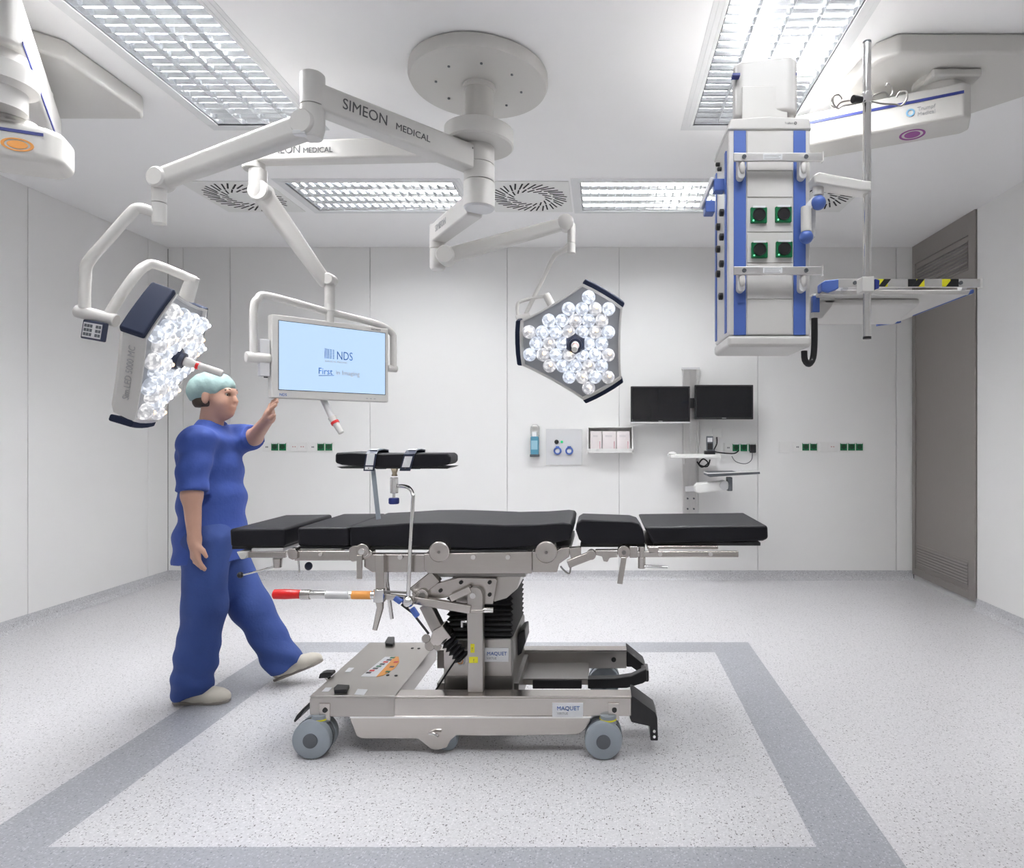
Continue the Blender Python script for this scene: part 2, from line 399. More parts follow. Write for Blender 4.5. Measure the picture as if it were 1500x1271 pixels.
# arm 1: towards the camera, to the left lamp
A1 = W(458, 146, 2.53); a1z = 2.66
p_end = Vector((A1.x, A1.y, a1z)); p_col = Vector((CX-.01, CY-.01, 2.628))
ar = obj('extension_arm', round_beam(p_col, p_end, .085, .118, .08, .105), M_white, sus, bevel=.012, seg=3)
tdir = (p_col-p_end); tdir.normalize(); nrm = Vector((tdir.y, -tdir.x, 0)).normalized()
text('lettering', 'SIMEON', .062, frame(p_end+tdir*.10+nrm*.0415+Vector((0, 0, -.017)), tdir, (0, 0, 1)), M_ink, ar, sx=.86)
text('lettering', 'MEDICAL', .040, frame(p_end+tdir*.325+nrm*.0425+Vector((0, 0, -.017)), tdir, (0, 0, 1)), M_ink, ar, sx=.98)
obj('joint', MB().lathe([(.040, 0), (.046, .005), (.046, .128)], (A1.x, A1.y, 2.752), (0, 0, -1), 36), M_white, sus, bevel=.002)
obj('joint', MB().lathe([(.046, 0), (.046, .085), (.036, .125)], (A1.x, A1.y, 2.622), (0, 0, -1), 36), M_white, sus, bevel=.003)
obj('joint_clip', MB().cbox((A1.x-.035, A1.y-.03, 2.505), .05, .03, .018), M_pale, sus, bevel=.004)
s0 = W(452, 184, 2.53); s1 = W(238, 262, 2.60)
obj('spring_arm', round_beam(s0, s1, .075, .098, .066, .082), M_white, sus, bevel=.026, seg=4)
obj('elbow', MB().lathe([(.045, -.045), (.052, -.035), (.052, .035), (.045, .045)], s0+Vector((-.005, 0, .0)), (.2, 1, 0), 30), M_white, sus)
obj('elbow', MB().lathe([(.034, -.042), (.041, -.034), (.041, .034), (.034, .042)], W(237, 263, 2.60), (.1, 1, 0), 30), M_white, sus)
obj('drop_tube', MB().cyl(W(233, 262, 2.6), W(233, 297, 2.6), .027, .0265, n=24), M_white, sus)
# arm 2: to the left, carries the monitor
B0 = Vector((CX-.05, CY+.01, 2.70)); B1 = W(372, 226, 3.16); B1.z = 2.712
ar = obj('extension_arm', round_beam(B0, B1, .085, .100, .08, .095), M_white, sus, bevel=.012, seg=3)
tb_ = (B0-B1).normalized(); nb_ = Vector((tb_.y, -tb_.x, 0)).normalized()
text('lettering', 'SIMEON', .055, frame(B1+tb_*.085+nb_*.0425+Vector((0, 0, -.018)), tb_, (0, 0, 1)), M_ink, ar, sx=.9)
text('lettering', 'MEDICAL', .036, frame(B1+tb_*.275+nb_*.0428+Vector((0, 0, -.018)), tb_, (0, 0, 1)), M_ink, ar)
obj('joint', MB().lathe([(.045, 0), (.045, .09), (.052, .095), (.052, .125), (.046, .13)], (B1.x, B1.y, 2.762), (0, 0, -1), 36), M_white, sus)
obj('joint', MB().lathe([(.042, 0), (.042, .11), (.03, .145)], (B1.x+.02, B1.y, 2.632), (0, 0, -1), 36), M_white, sus, bevel=.003)
m0 = W(383, 282, 3.17); m1 = W(480, 418, 3.36)
obj('spring_arm', round_beam(m0, m1, .072, .095, .05, .066), M_white, sus, bevel=.022, seg=4)
obj('elbow', MB().lathe([(.045, -.042), (.052, -.034), (.052, .034), (.045, .042)], m0, (0, 1, 0), 30), M_white, sus)
obj('elbow', MB().lathe([(.026, -.034), (.032, -.028), (.032, .028), (.026, .034)], W(483, 410, 3.36), (0, 1, 0), 30), M_white, sus)
obj('drop_tube', MB().cyl(W(483, 408, 3.36), W(483, 445, 3.36), .0255, n=24), M_white, sus)
# arm 3: away from the camera, to the right lamp
C0 = Vector((CX-.03, CY+.05, 2.445)); C1 = W(641, 348, 3.54); C1.z = 2.435
ar = obj('extension_arm', round_beam(C0, C1, .085, .11, .08, .10), M_white, sus, bevel=.012, seg=3)
td = (C0-C1).normalized()
nn = Vector((-td.y, td.x, 0)).normalized(); nn = nn if nn.x < 0 else -nn
text('lettering', 'SIMEON', .05, frame(C1+td*.08+nn*.043+Vector((0, 0, -.016)), td if td.cross(Vector((0, 0, 1))).dot(nn) > 0 else -td, (0, 0, 1)), M_inkl, ar, sx=.9)
obj('joint', MB().lathe([(.042, 0), (.042, .13)], (C1.x, C1.y, 2.485), (0, 0, -1), 32), M_white, sus, bevel=.003)
q0 = W(655, 375, 3.50); q1 = W(829, 327, 3.56)
obj('joint', MB().lathe([(.042, 0), (.042, .10), (.034, .112)], (C1.x, C1.y, 2.352), (0, 0, -1), 32), M_white, sus, bevel=.003)
obj('spring_arm', round_beam(q0, q1, .06, .082, .055, .066), M_white, sus, bevel=.018, seg=4)
obj('elbow', MB().lathe([(.044, -.045), (.050, -.036), (.050, .036), (.044, .045)], q0-Vector((.004, 0, 0)), (0, 1, 0), 30), M_white, sus)
obj('elbow', MB().lathe([(.036, -.036), (.044, -.03), (.044, .03), (.036, .036)], q1, (0, 1, 0), 30), M_white, sus)
obj('drop_tube', MB().cyl(W(837, 328, 3.56), W(837, 356, 3.56), .022, n=24), M_white, sus)

# ------------------------------------------------------------------ surgical lamps
M_navyg = mat('navy_grip', (.020, .027, .055), .62, noise=.05, ior=1.25)
def lens_mat(name, cool, warm, k=1.0):
    m = bpy.data.materials.new(name); m.use_nodes = True; nt = m.node_tree; N = nt.nodes.new; L = nt.links.new; b = nt.nodes['Principled BSDF']
    b.inputs['Base Color'].default_value = (.42, .44, .48, 1); b.inputs['Roughness'].default_value = .10
    tc = N('ShaderNodeTexCoord'); oi = N('ShaderNodeObjectInfo'); v = N('ShaderNodeTexVoronoi'); v.inputs['Scale'].default_value = 85
    ad = N('ShaderNodeVectorMath'); L(tc.outputs['Object'], ad.inputs[0]); L(oi.outputs['Random'], ad.inputs[1]); L(ad.outputs[0], v.inputs['Vector'])
    sp = N('ShaderNodeSeparateColor'); L(v.outputs['Color'], sp.inputs[0])
    pw = N('ShaderNodeMath'); pw.operation = 'POWER'; pw.inputs[1].default_value = 1.6; L(sp.outputs[1], pw.inputs[0])
    mr = N('ShaderNodeMapRange'); mr.inputs[3].default_value = .17*k; mr.inputs[4].default_value = .62*k; L(pw.outputs[0], mr.inputs[0])
    mx = N('ShaderNodeMix'); mx.data_type = 'RGBA'; mx.inputs[6].default_value = (*warm, 1); mx.inputs[7].default_value = (*cool, 1); L(pw.outputs[0], mx.inputs[0])
    L(mx.outputs[2], b.inputs['Emission Color']); L(mr.outputs[0], b.inputs['Emission Strength'])
    MATS[name] = m; return m
M_lensc = lens_mat('lens_cool', (.92, .97, 1.08), (.62, .70, .86))
M_lensw = lens_mat('lens_warm', (.85, .82, .80), (.55, .53, .54))
M_lensb = lens_mat('lens_cool_bright', (.96, .98, 1.04), (.74, .82, .96), .95)
M_lensb2 = lens_mat('lens_warm_bright', (1.0, .97, .94), (.80, .78, .78), .95)
M_led = mat('led_core', (.9, .9, .9), .3, emit=(.95, .97, 1), estr=6)
M_ledw = mat('led_core_warm', (.9, .8, .7), .3, emit=(1, .58, .30), estr=1.15)
M_plate = mat('lamp_face_plate', (.36, .37, .39), .35, .3)

def outline(R, hw, con=.965, bul=1.02):
    pts = []
    dirs = [Vector((math.cos(a), math.sin(a))) for a in (math.radians(60), math.radians(180), math.radians(300))]
    for i, d in enumerate(dirs):
        t = Vector((-d.y, d.x)); n = dirs[(i+1) % 3]; tn = Vector((-n.y, n.x))
        e1, e2 = d*R-t*hw, d*R+t*hw; f1 = n*R-tn*hw
        pts += [e1, d*R*bul-t*hw*.5, d*R*bul*1.004, d*R*bul+t*hw*.5, e2]
        for k in (.15, .3, .5, .7, .85):
            p = e2.lerp(f1, k); pts.append(p*(1-(1-con)*(1-abs(2*k-1)**2)))
    return pts
def lamp(name, label, Mh, group, MLC, MLW):
    t = thing(name, label, 'surgical light', tuple(Mh.translation), group)
    R, hw = .298, .122
    o1 = outline(R, hw); o0 = outline(R*.86, hw*.9); mid = outline(R*.955, hw*.98)
    n = len(o1)
    body = MB(Mh)
    rings = [[Vector((p.x, p.y, -.105)) for p in o0], [Vector((p.x, p.y, -.085)) for p in mid], [Vector((p.x, p.y, -.012)) for p in o1], [Vector((p.x, p.y, 0)) for p in o1],
             [Vector((p.x, p.y, 0)) for p in mid], [Vector((p.x, p.y, -.014)) for p in outline(R*.94, hw*.96)]]
    vs = [v for r in rings for v in r]; fs = [tuple(range(n-1, -1, -1))]
    for k in range(len(rings)-1):
        for i in range(n): fs.append((k*n+i, k*n+(i+1) % n, (k+1)*n+(i+1) % n, (k+1)*n+i))
    body.add(vs, fs); obj('housing', body, M_white, t)
    inn = outline(R*.94, hw*.96)
    obj('face_plate', MB(Mh).add([Vector((p.x, p.y, -.013)) for p in inn], [tuple(range(n))]), M_plate, t, smooth=False)
    for k in range(3):                                # dark blue grip on each end
        a = math.radians(60+120*k); d = Vector((math.cos(a), math.sin(a), 0)); tt = Vector((-d.y, d.x, 0)); z = Vector((0, 0, 1))
        g = MB(Mh); prof = []
        for s_ in (-1.04, -.5, 0, .5, 1.04):
            rr = R*(1.0 if abs(s_) > 1 else (1.02 if abs(s_) > .2 else 1.025))
            prof.append((s_*hw, rr))
        pts = [d*(r-.004)+tt*s_ for s_, r in prof]+[d*(r+.026)+tt*(s_*.97) for s_, r in reversed(prof)]
        g.prism([p+z*(-.092) for p in pts], z*.088); obj('grip', g, M_navyg, t, bevel=.008, seg=3)
    # lenses on a hexagonal grid
    sp = .072; cnt = 0
    lm = MB().lathe([(.033, 0), (.037, .010), (.036, .020), (.030, .032), (.020, .040), (.009, .0435), (.0, .044)], (0, 0, 0), (0, 0, 1), 20).mesh('lens')
    lmw = lm.copy(); lm.materials.append(MLC); lmw.materials.append(MLW)
    cm = MB().sphere((.008, .012, .0415), (.0095, .0095, .007), 10, 6).mesh('led'); cw = cm.copy(); cm.materials.append(M_led); cw.materials.append(M_ledw)
    def inside(x, y):
        for k in range(3):
            a = math.radians(60+120*k)
            if x*math.cos(a)+y*math.sin(a) > R*.94-.022: return False
            b = a+math.radians(60)
            if x*math.cos(b)+y*math.sin(b) > .252*.94-.029: return False
        return math.hypot(x, y) > .062
    for i in range(-6, 7):
        for j in range(-6, 7):
            x = sp*(i+.5*(j % 2)); y = sp*.866*j
            if not inside(x, y): continue
            wm = (i*2+j*3) % 5 < 2
            for nm, me in (('lens', lmw if wm else lm), ('led', cw if wm else cm)):
                o = link(nm, me, None, t); o.matrix_local = Matrix.Translation(-Vector(t['_w'])) @ Mh @ Matrix.Translation((x, y, -.012))
    obj('hub', MB(Mh).lathe([(.058, -.012), (.058, .012), (.046, .030), (.036, .034), (.034, .050), (.0, .052)], (0, 0, 0), (0, 0, 1), 28), M_navy, t)
    h = obj('handle', MB(Mh).lathe([(.020, .050), (.022, .075), (.016, .085), (.0165, .20), (.013, .206), (0, .206)], (0, 0, 0), (0, 0, 1), 20), M_white, t)
    obj('red_ring', MB(Mh).lathe([(.0172, .098), (.0172, .110)], (0, 0, 0), (0, 0, 1), 20), M_red, h)
    return t
def head_matrix(o, n, up, roll=0):
    n = Vector(n).normalized(); u = Vector(up); u = (u-n*u.dot(n)).normalized(); x = u.cross(n)
    M = Matrix(((x.x, u.x, n.x, o[0]), (x.y, u.y, n.y, o[1]), (x.z, u.z, n.z, o[2]), (0, 0, 0, 1)))
    return M @ Matrix.Rotation(math.radians(roll), 4, 'Z')
# right lamp, facing the camera
oR = W(843, 503, 3.52)
MR = head_matrix(oR, (.02, -1, -.30), (0, 0, 1), 0)
lR = lamp('surgical_light', 'lit three-cornered surgical lamp facing the camera, above the wall panel with blue sockets', MR, 'surgical lamps', M_lensc, M_lensw)
obj('yoke', MB().tube([W(835, 358, 3.56), W(826, 366, 3.57), W(813, 373, 3.59), W(805, 388, 3.61), W(787, 425, 3.64), W(768, 464, 3.66)], [.016, .011], 12, 4), M_white, lR)
obj('knuckle', MB().cyl(W(756, 466, 3.64), W(776, 462, 3.66), .016), M_white, lR)
obj('yoke', MB().tube([W(759, 468, 3.66), W(758, 448, 3.66), W(764, 441, 3.66), W(797, 434, 3.63), W(806, 442, 3.62)], .010, 12, 4), M_white, lR)
obj('neck', MB().cyl(W(800, 432, 3.62), W(816, 462, 3.59), .021, .024), M_white, lR)
obj('drop_socket', MB().cyl(W(837, 356.5, 3.56), W(837, 371, 3.56), .0225), M_white, lR, bevel=.002)
# left lamp, turned to the right
ML = Matrix(((-.5089, .0761, .8575, -1.900), (.7553, .5173, .4023, 2.790), (-.4130, .8524, -.3207, 1.705), (0, 0, 0, 1)))
c_ = (Vector((0, 0, HC))-ML.translation).normalized()
ML = max((ML @ Matrix.Rotation(math.radians(a_), 4, Vector((.5, -.866, 0))) for a_ in (-8, 8)), key=lambda q: (q.to_3x3() @ Vector((0, 0, 1))).dot(c_))
ML.translation += Vector((.030, 0, -.036))
lL = lamp('surgical_light', 'lit surgical lamp turned sideways beside the walking person', ML, 'surgical lamps', M_lensb, M_lensb2)
obj('drop_socket', MB().cyl(W(233, 298, 2.6), W(233, 328, 2.6), .0265), M_white, lL, bevel=.002)
obj('yoke', MB().tube([W(236, 317, 2.6), W(220, 309, 2.59), W(203, 305, 2.58), W(191, 313, 2.57), W(160, 348, 2.56), W(130, 383, 2.55), W(125, 403, 2.55), W(124, 452, 2.55)], .021, 14, 4), M_white, lL)
obj('knuckle', MB().cyl(W(112, 455, 2.55), W(171, 470, 2.57), .026), M_white, lL, bevel=.004)
obj('yoke', MB().tube([W(160, 460, 2.57), W(180, 428, 2.59), W(200, 401, 2.62), W(213, 390, 2.65), W(230, 388, 2.68), W(286, 411, 2.76)], .019, 14, 4), M_white, lL)
obj('neck', MB().cyl(W(283, 405, 2.76), W(272, 440, 2.77), .026, .030), M_white, lL, bevel=.003)
cp = frame(W(135, 483, 2.53), (1, -.25, -.18), (.1, 0, 1))
pn = obj('control_panel', MB(cp).box(-.056, .056, -.040, .036, -.02, .0), M_navy, lL, bevel=.005)
obj('key_field', MB(cp).box(-.046, .048, -.032, .026, 0, .0015), M_pale, pn)
for i in range(6):
    for j in range(3):
        if i == 3: continue
        obj('key', MB(cp).box(-.040+.0148*i, -.029+.0148*i, -.026+.017*j, -.014+.017*j, .0015, .0030), M_dgrey, pn)
R3 = ML.to_3x3(); xa_ = Vector((-.866, .5, 0)); na_ = Vector((-.5, -.866, 0))
text('lettering', 'Sim.LED 5000 MC', .034, frame(ML @ (na_*.2475-xa_*.11+Vector((0, 0, -.036))), R3 @ xa_, R3 @ Vector((0, 0, -1))), M_inkl, lL)

# ------------------------------------------------------------------ monitor on its yoke
mL, mR = Vector(((398-VX)*3.14/F, 3.14, 0)), Vector(((569-VX)*3.58/F, 3.58, 0))
mx = (mR-mL).normalized(); wid = (mR-mL).length; mo = mL.copy(); mo.z = 1.512; hM = .411
MM = frame(mo, mx, (0, 0, 1))
mon = thing('surgical_monitor', 'white monitor with pale blue screen hanging in a white yoke', 'monitor', tuple(mo+mx*wid/2), None)
obj('casing', MB(MM).box(0, wid, 0, hM, -.055, 0), M_white, mon, bevel=.006)
M_scr = mat('blue_screen', (.02, .03, .05), .25, emit=(.50, .68, .93), estr=.66)
obj('screen_rim', MB(MM).box(.030, wid-.018, .040, hM-.026, -.002, .001), M_blackp, mon)
sc = obj('screen', MB(MM).box(.033, wid-.021, .043, hM-.029, 0, .002), M_scr, mon)
ctr = Vector((wid*.5, 0, .0030))
def mtext(s, size, x, y, m, sx=1, al='LEFT'): return text('lettering', s, size, MM @ Matrix.Translation((x, y, .0028)), m, sc, al, .0003, sx)
mtext('NDS', .062, wid*.52, .215, M_inkb, .72)
mtext('SURGICAL IMAGING', .0125, wid*.42, .197, M_inkl, 1.05)
mtext('First', .046, wid*.365, .133, mat('bright_blue_ink', (.01, .16, .62), .5), .9)
mtext('in Imaging', .034, wid*.515, .135, M_inkl, .95)
obj('underline', MB(MM).prism([(wid*.37, .122, .0022), (wid*.50, .128, .0022), (wid*.50, .131, .0022), (wid*.37, .1255, .0022)], (0, 0, .0008)), M_inkb, sc)
for i in range(4):
    for j in range(6):
        s_ = .0035+.0009*i
        obj('logo_square', MB(MM).box(wid*.418+.0145*i, wid*.418+.0145*i+.0125-.0018*i, .216+.0085*j, .216+.0085*j+.0078-.0012*i, .0022, .003), mat('logo_blue_%d' % i, [(.30, .46, .78), (.22, .38, .70), (.12, .27, .58), (.03, .15, .45)][i], .5), sc)
text('lettering', 'NDS', .018, MM @ Matrix.Translation((.035, .012, .0008)), M_inkb, mon)
text('lettering', 'RADIANCE', .011, MM @ Matrix.Translation((wid-.10, hM-.018, .0008)), M_ink, mon)
for k in range(3): obj('button', MB(MM).box(wid-.13+.022*k, wid-.12+.022*k, .014, .019, 0, .0015), M_inkl, mon)
zt = 2.005
def mp_(u, z, back=.02): v = mo+mx*u; return Vector((v.x, v.y, 0))+Vector((-.67, .742, 0))*back*0+Vector((0, 0, z))+Vector((-mx.y, mx.x, 0))*back
post = W(483, 445, 3.36); zy = 1.975
yk = [mp_(-.075, 1.70), mp_(-.075, 1.93), mp_(-.055, 1.99), mp_(-.005, 2.012), mp_(wid*.45, 1.975), mp_(wid*.9, 1.945), mp_(wid+.03, 1.905), mp_(wid+.04, 1.85), mp_(wid+.04, 1.705)]
obj('yoke', MB().tube(yk, .0185, 14, 5), M_white, mon)
obj('post', MB().lathe([(.0255, 0), (.0255, .035), (.021, .04), (.021, .10)], post+Vector((0, 0, -.001)), (0, 0, -1), 24), M_white, mon)
pv = mp_(-.11, 1.705); obj('pivot', MB().cyl(pv, mp_(-.002, 1.705), .026), M_white, mon, bevel=.004)
obj('pivot', MB().cyl(mp_(wid+.002, 1.705), mp_(wid+.06, 1.705), .020), M_white, mon, bevel=.004)
obj('bracket', MB(MM).box(-.050, -.004, .105, .285, -.045, -.008), M_pale, mon, bevel=.004)
obj('bracket_edge', MB(MM).box(-.020, -.003, .10, .29, -.05, -.044), M_blackp, mon)
h0 = W(474, 586, 3.37); h1 = W(486, 611, 3.36); h2 = W(500, 634, 3.35)
obj('handle_stem', MB().tube([h0+Vector((0, 0, .03)), h0, h1], .016, 14), M_pale, mon)
hh = obj('handle', MB().tube([h1, h1.lerp(h2, .2), h1.lerp(h2, .3), h2], [.021, .015], 14), M_white, mon)
obj('red_ring', MB().cyl(h1.lerp(h2, .28), h1.lerp(h2, .42), .0215, n=16), M_red, hh)
# ------------------------------------------------------------------ ceiling supply pendants
def stadium(p0, p1, r, z, n=10, r1=None):
    p0 = Vector(p0); p1 = Vector(p1); t = (p1-p0).normalized(); s = Vector((-t.y, t.x)); pts = []; r1 = r1 or r
    for k in range(n+1):
        a = math.pi*k/n; q = p1+s*(r1*math.cos(a))+t*(r1*math.sin(a)); pts.append(Vector((q.x, q.y, z)))
    for k in range(n+1):
        a = math.pi*k/n; q = p0-s*(r*math.cos(a))-t*(r*math.sin(a)); pts.append(Vector((q.x, q.y, z)))
    return pts
def box_end(p0, p1, w, z, c=.04):                     # bar outline with clipped corners, seen from above
    p0 = Vector(p0); p1 = Vector(p1); t = (p1-p0).normalized(); s = Vector((-t.y, t.x)); q = []
    for a, b in ((p0+t*c, -w/2), (p0, -w/2+c), (p0, w/2-c), (p0+t*c, w/2), (p1-t*c, w/2), (p1, w/2-c), (p1, -w/2+c), (p1-t*c, -w/2)):
        v = a+s*b; q.append(Vector((v.x, v.y, z)))
    return q
M_rail = mat('rail_steel', (.70, .69, .68), .3, .8, noise=.04)
# right pendant: ceiling plate, first arm under it, second arm to the supply column
ZP = 2.965
pr = thing('ceiling_pendant', 'cream jointed ceiling pendant arm with purple ring mark, upper right', 'pendant arm', (1.57, 3.0, ZC), 'ceiling pendants')
pl = [(1.20, 2.82), (1.27, 2.75), (2.05, 2.75), (2.15, 2.85), (2.15, 3.0), (1.86, 3.30), (1.45, 3.34), (1.14, 3.22)]
obj('ceiling_plate', MB().prism([(x, y, ZC) for x, y in pl], (0, 0, ZP-ZC)), M_cream, pr, bevel=.015, seg=3)
obj('bearing', MB().lathe([(.12, 0), (.12, .02), (.105, .03), (.105, .09)], (1.57, 2.98, ZP), (0, 0, -1), 36), M_cream, pr)
obj('bearing_cover', MB().cbox((1.58, 2.90, ZP-.022), .22, .10, .036), M_cream, pr, bevel=.01)
e0, e1 = Vector((1.665, 2.905)), Vector((.76, 3.335))
arm = obj('arm', MB().prism(box_end(e0, e1, .19, 2.737, .03), (0, 0, .155)), M_cream, pr, bevel=.012, seg=3)
tA = (e1-e0).normalized(); nA = Vector((tA.y, -tA.x)); nA = nA if nA.y < 0 else -nA
sd = MB(); c0 = e0+tA*.03+nA*.0955; c1 = e1-tA*.03+nA*.0955
sd.prism([(c0.x, c0.y, 2.838), (c1.x, c1.y, 2.838), (c1.x, c1.y, 2.850), (c0.x, c0.y, 2.850)], (nA.x*.003, nA.y*.003, 0))
obj('blue_line', sd, M_dblue, arm)
tx = Vector((-tA.x, -tA.y, 0)); o_ = e0+tA*.215+nA*.0965
text('lettering', 'Trumpf', .024, frame((o_.x, o_.y, 2.800), tx, (0, 0, 1)), M_inkl, arm)
text('lettering', 'Medical', .024, frame((o_.x, o_.y, 2.776), tx, (0, 0, 1)), M_inkl, arm)
def ring_mark(c, ax, up, ro, ri, m, parent, name='ring_mark', rx=1.0):
    Mx = frame(c, ax, up); n = 40; mb = MB(Mx); vs = []; fs = []
    for r in (ri, ro):
        for z in (0, .0015): vs += [(r*rx*math.cos(2*math.pi*i/n), r*math.sin(2*math.pi*i/n), z) for i in range(n)]
    for i in range(n):
        j = (i+1) % n; fs += [(n+i, n+j, 3*n+j, 3*n+i), (2*n+i, 2*n+j, 3*n+j, 3*n+i), (i, j, n+j, n+i)]
    mb.add(vs, fs); return obj(name, mb, m, parent)
def disc_mark(c, ax, up, r, m, parent, rx=1.0):
    Mx = frame(c, ax, up) @ Matrix.Diagonal((rx, 1, 1, 1)); return obj('disc_mark', MB(Mx).cyl((0, 0, 0), (0, 0, .0015), r, n=32), m, parent)
oc = o_-tx.xy*.028
ring_mark((oc.x, oc.y, 2.797), tx, (0, 0, 1), .018, .011, mat('sky_ink', (.22, .45, .66), .5), arm)
pc_ = e0+tA*.235
UY = Vector((nA.x, nA.y, 0)); UY = UY if tx.cross(UY).z < 0 else -UY
ring_mark((pc_.x, pc_.y, 2.7368), tx, UY, .056, .046, M_purple, arm)
disc_mark((pc_.x, pc_.y, 2.7368), tx, UY, .034, M_purple, arm)
obj('bearing', MB().cyl((.80, 3.315, 2.74), (.80, 3.315, 2.53), .085, n=32), M_cream, pr)
g0, g1 = Vector((.81, 3.40)), Vector((.526, 2.075))
arm2 = obj('arm', MB().prism(box_end(g0, g1, .205, 2.368, .022), (0, 0, .182)), M_white, pr, bevel=.022, seg=4)
obj('arm_hatch', MB().box(.452, .598, 2.068, 2.078, 2.345, 2.455), M_cream, arm2, bevel=.003)
for xx in (.4345, .6175):
    obj('blue_mark', MB().box(xx-.012, xx+.012, 2.0735, 2.10, 2.492, 2.500), M_dblue, arm2)

# supply column with sockets
cX0, cX1, cD0, cD1 = .404, .667, 2.05, 2.29
sc_ = thing('supply_column', 'white hanging supply column with blue stripes and green power sockets', 'supply column', (.535, 2.17, 1.61))
zz = lambda y: HC-(y-VY)*cD0/F
obj('body', MB().box(cX0, cX1, cD0+.004, cD1, zz(491), zz(178)), M_white, sc_, bevel=.006)
obj('head_cap', MB().prism([(cX0-.004, cD0-.002, zz(190)), (cX1+.004, cD0-.002, zz(190)), (cX1-.004, cD0-.002, zz(173)), ((cX0+cX1)/2, cD0-.002, zz(170)), (cX0+.006, cD0-.002, zz(174))], (0, .255, 0)), M_white, sc_, bevel=.006)
obj('foot_cap', MB().prism([(cX0-.003, cD0-.002, zz(491)), (cX1+.003, cD0-.002, zz(491)), (cX1+.003, cD0-.002, zz(508)), (cX0-.003, cD0-.002, zz(508))], (0, .25, 0)), M_white, sc_, bevel=.012, seg=3)
for xa in (.421, .612): obj('blue_stripe', MB().box(xa, xa+.039, cD0, cD0+.01, zz(490.5), zz(191)), M_blue, sc_, bevel=.001, seg=1)
ymod = [191, 232, 250, 289, 340, 385, 438, 490]
for a, b in zip(ymod[:-1], ymod[1:]): obj('module_panel', MB().box(.463, .609, cD0+.0005, cD0+.012, zz(b)+.0012, zz(a)-.0012), M_white, sc_, bevel=.0015, seg=1)
gs = MB().box(-.026, .026, -.010, 0, -.027, .022).mesh('socket'); gs.materials.append(M_green)
def schuko(parent, x, y, z, s=1.0, col=M_green, base=True):
    so = obj('power_socket', MB().box(x-.026*s, x+.026*s, y-.009*s, y+.002, z-.027*s, z+.023*s), col, parent, bevel=.002*s, seg=1)
    obj('socket_well', MB().lathe([(.0205*s, 0), (.0205*s, .004*s), (.018*s, .004*s), (.017*s, .0015*s), (0, .0015*s)], (x, y-.009*s, z-.001*s), (0, -1, 0), 24), M_blackp, so)
    obj('label_strip', MB().box(x-.020*s, x+.020*s, y-.0105*s, y-.006*s, z+.0205*s, z+.0265*s), M_label, so)
    obj('indicator', MB().cyl((x-.018*s, y-.009*s, z-.020*s), (x-.018*s, y-.0105*s, z-.020*s), .0028*s, n=10), mat('lit_indicator', (.2, .8, .4), .3, emit=(.2, 1, .5), estr=.6), so)
for px, py in ((1111, 315), (1147, 314), (1112, 366), (1148, 365)):
    p = W(px, py, cD0); schuko(sc_, p.x, cD0, p.z)
for y in (237, 400.5):
    z = zz(y)
    r = obj('equipment_rail', MB().box(.413, .690, cD0-.038, cD0-.028, z-.0128, z+.0128), M_rail, sc_, bevel=.0015)
    for xa in (.4395, .6335):
        obj('rail_bracket', MB().prism([(xa+.012*math.cos(a), cD0-.027, z-.052+.012*math.sin(a)) for a in [math.pi+math.pi*k/8 for k in range(9)]]+[(xa+.012, cD0-.027, z+.012), (xa-.012, cD0-.027, z+.012)], (0, .03, 0)), M_pale, r, bevel=.003)
        obj('bracket_knob', MB().sphere((xa+.002, cD0-.030, z-.030), (.010, .008, .020), 14, 8), M_white, r)
        obj('rail_screw', MB().lathe([(.0068, 0), (.0068, .003), (.003, .003), (.003, .001)], (xa+.006, cD0-.038, z), (0, -1, 0), 14), M_dgrey, r)
    obj('rail_label', MB().box(.505, .565, cD0-.0387, cD0-.037, z-.009, z+.009), M_label, r)
    for q in range(3): obj('label_line', MB().box(.508, .508+(.05, .046, .053)[q], cD0-.0392, cD0-.038, z-.006+.005*q, z-.0045+.005*q), M_inkl, r)
    obj('rail_end', MB().box(.690, .694, cD0-.041, cD0-.025, z-.015, z+.015), M_white, r)
ring_mark((.617, cD0-.0025, zz(181)), (1, 0, 0), (0, 0, 1), .0045, .0028, M_ink, sc_)
text('lettering', 'TruPort', .008, FRONT((.583, cD0-.003, zz(182))), M_inkl, sc_)
# left side of the column: blue edges and black gas outlets
for yy in (cD0+.03, cD1-.035): obj('blue_stripe', MB().box(cX0-.004, cX0+.004, yy, yy+.022, zz(485), zz(215)), M_blue, sc_)
for k, (py, dd) in enumerate(((262, .09), (298, .085), (310, .15), (335, .085), (345, .15), (376, .085), (384, .15), (424, .10), (240, .14), (225, .12), (212, .15))):
    z = zz(py); rr = .012 if k < 8 else .007
    obj('outlet', MB().lathe([(rr, 0), (rr, .012), (rr*.6, .014)], (cX0-.001, cD0+dd, z), (-1, 0, 0), 16), M_blackp, sc_)
obj('side_bracket', MB().box(cX0-.035, cX0, cD0+.06, cD0+.10, zz(268), zz(250)), M_blue, sc_, bevel=.003)
obj('side_bracket', MB().box(cX0-.062, cX0-.03, cD0+.07, cD0+.12, zz(299), zz(281)), M_blue, sc_, bevel=.003)
obj('side_lever', MB().beam((cX0-.036, cD0+.08, zz(246)), (cX0-.075, cD0+.10, zz(290)), .02, .014), M_pale, sc_, bevel=.004)
hk = W(1190, 470, 2.1)
obj('cable_hook', MB().tube([W(1193, 466, 2.12), W(1193, 500, 2.12), W(1191, 524, 2.12), W(1185, 533, 2.11), W(1179, 527, 2.10), W(1178, 514, 2.10)], .0105, 10, 3), M_black, sc_)

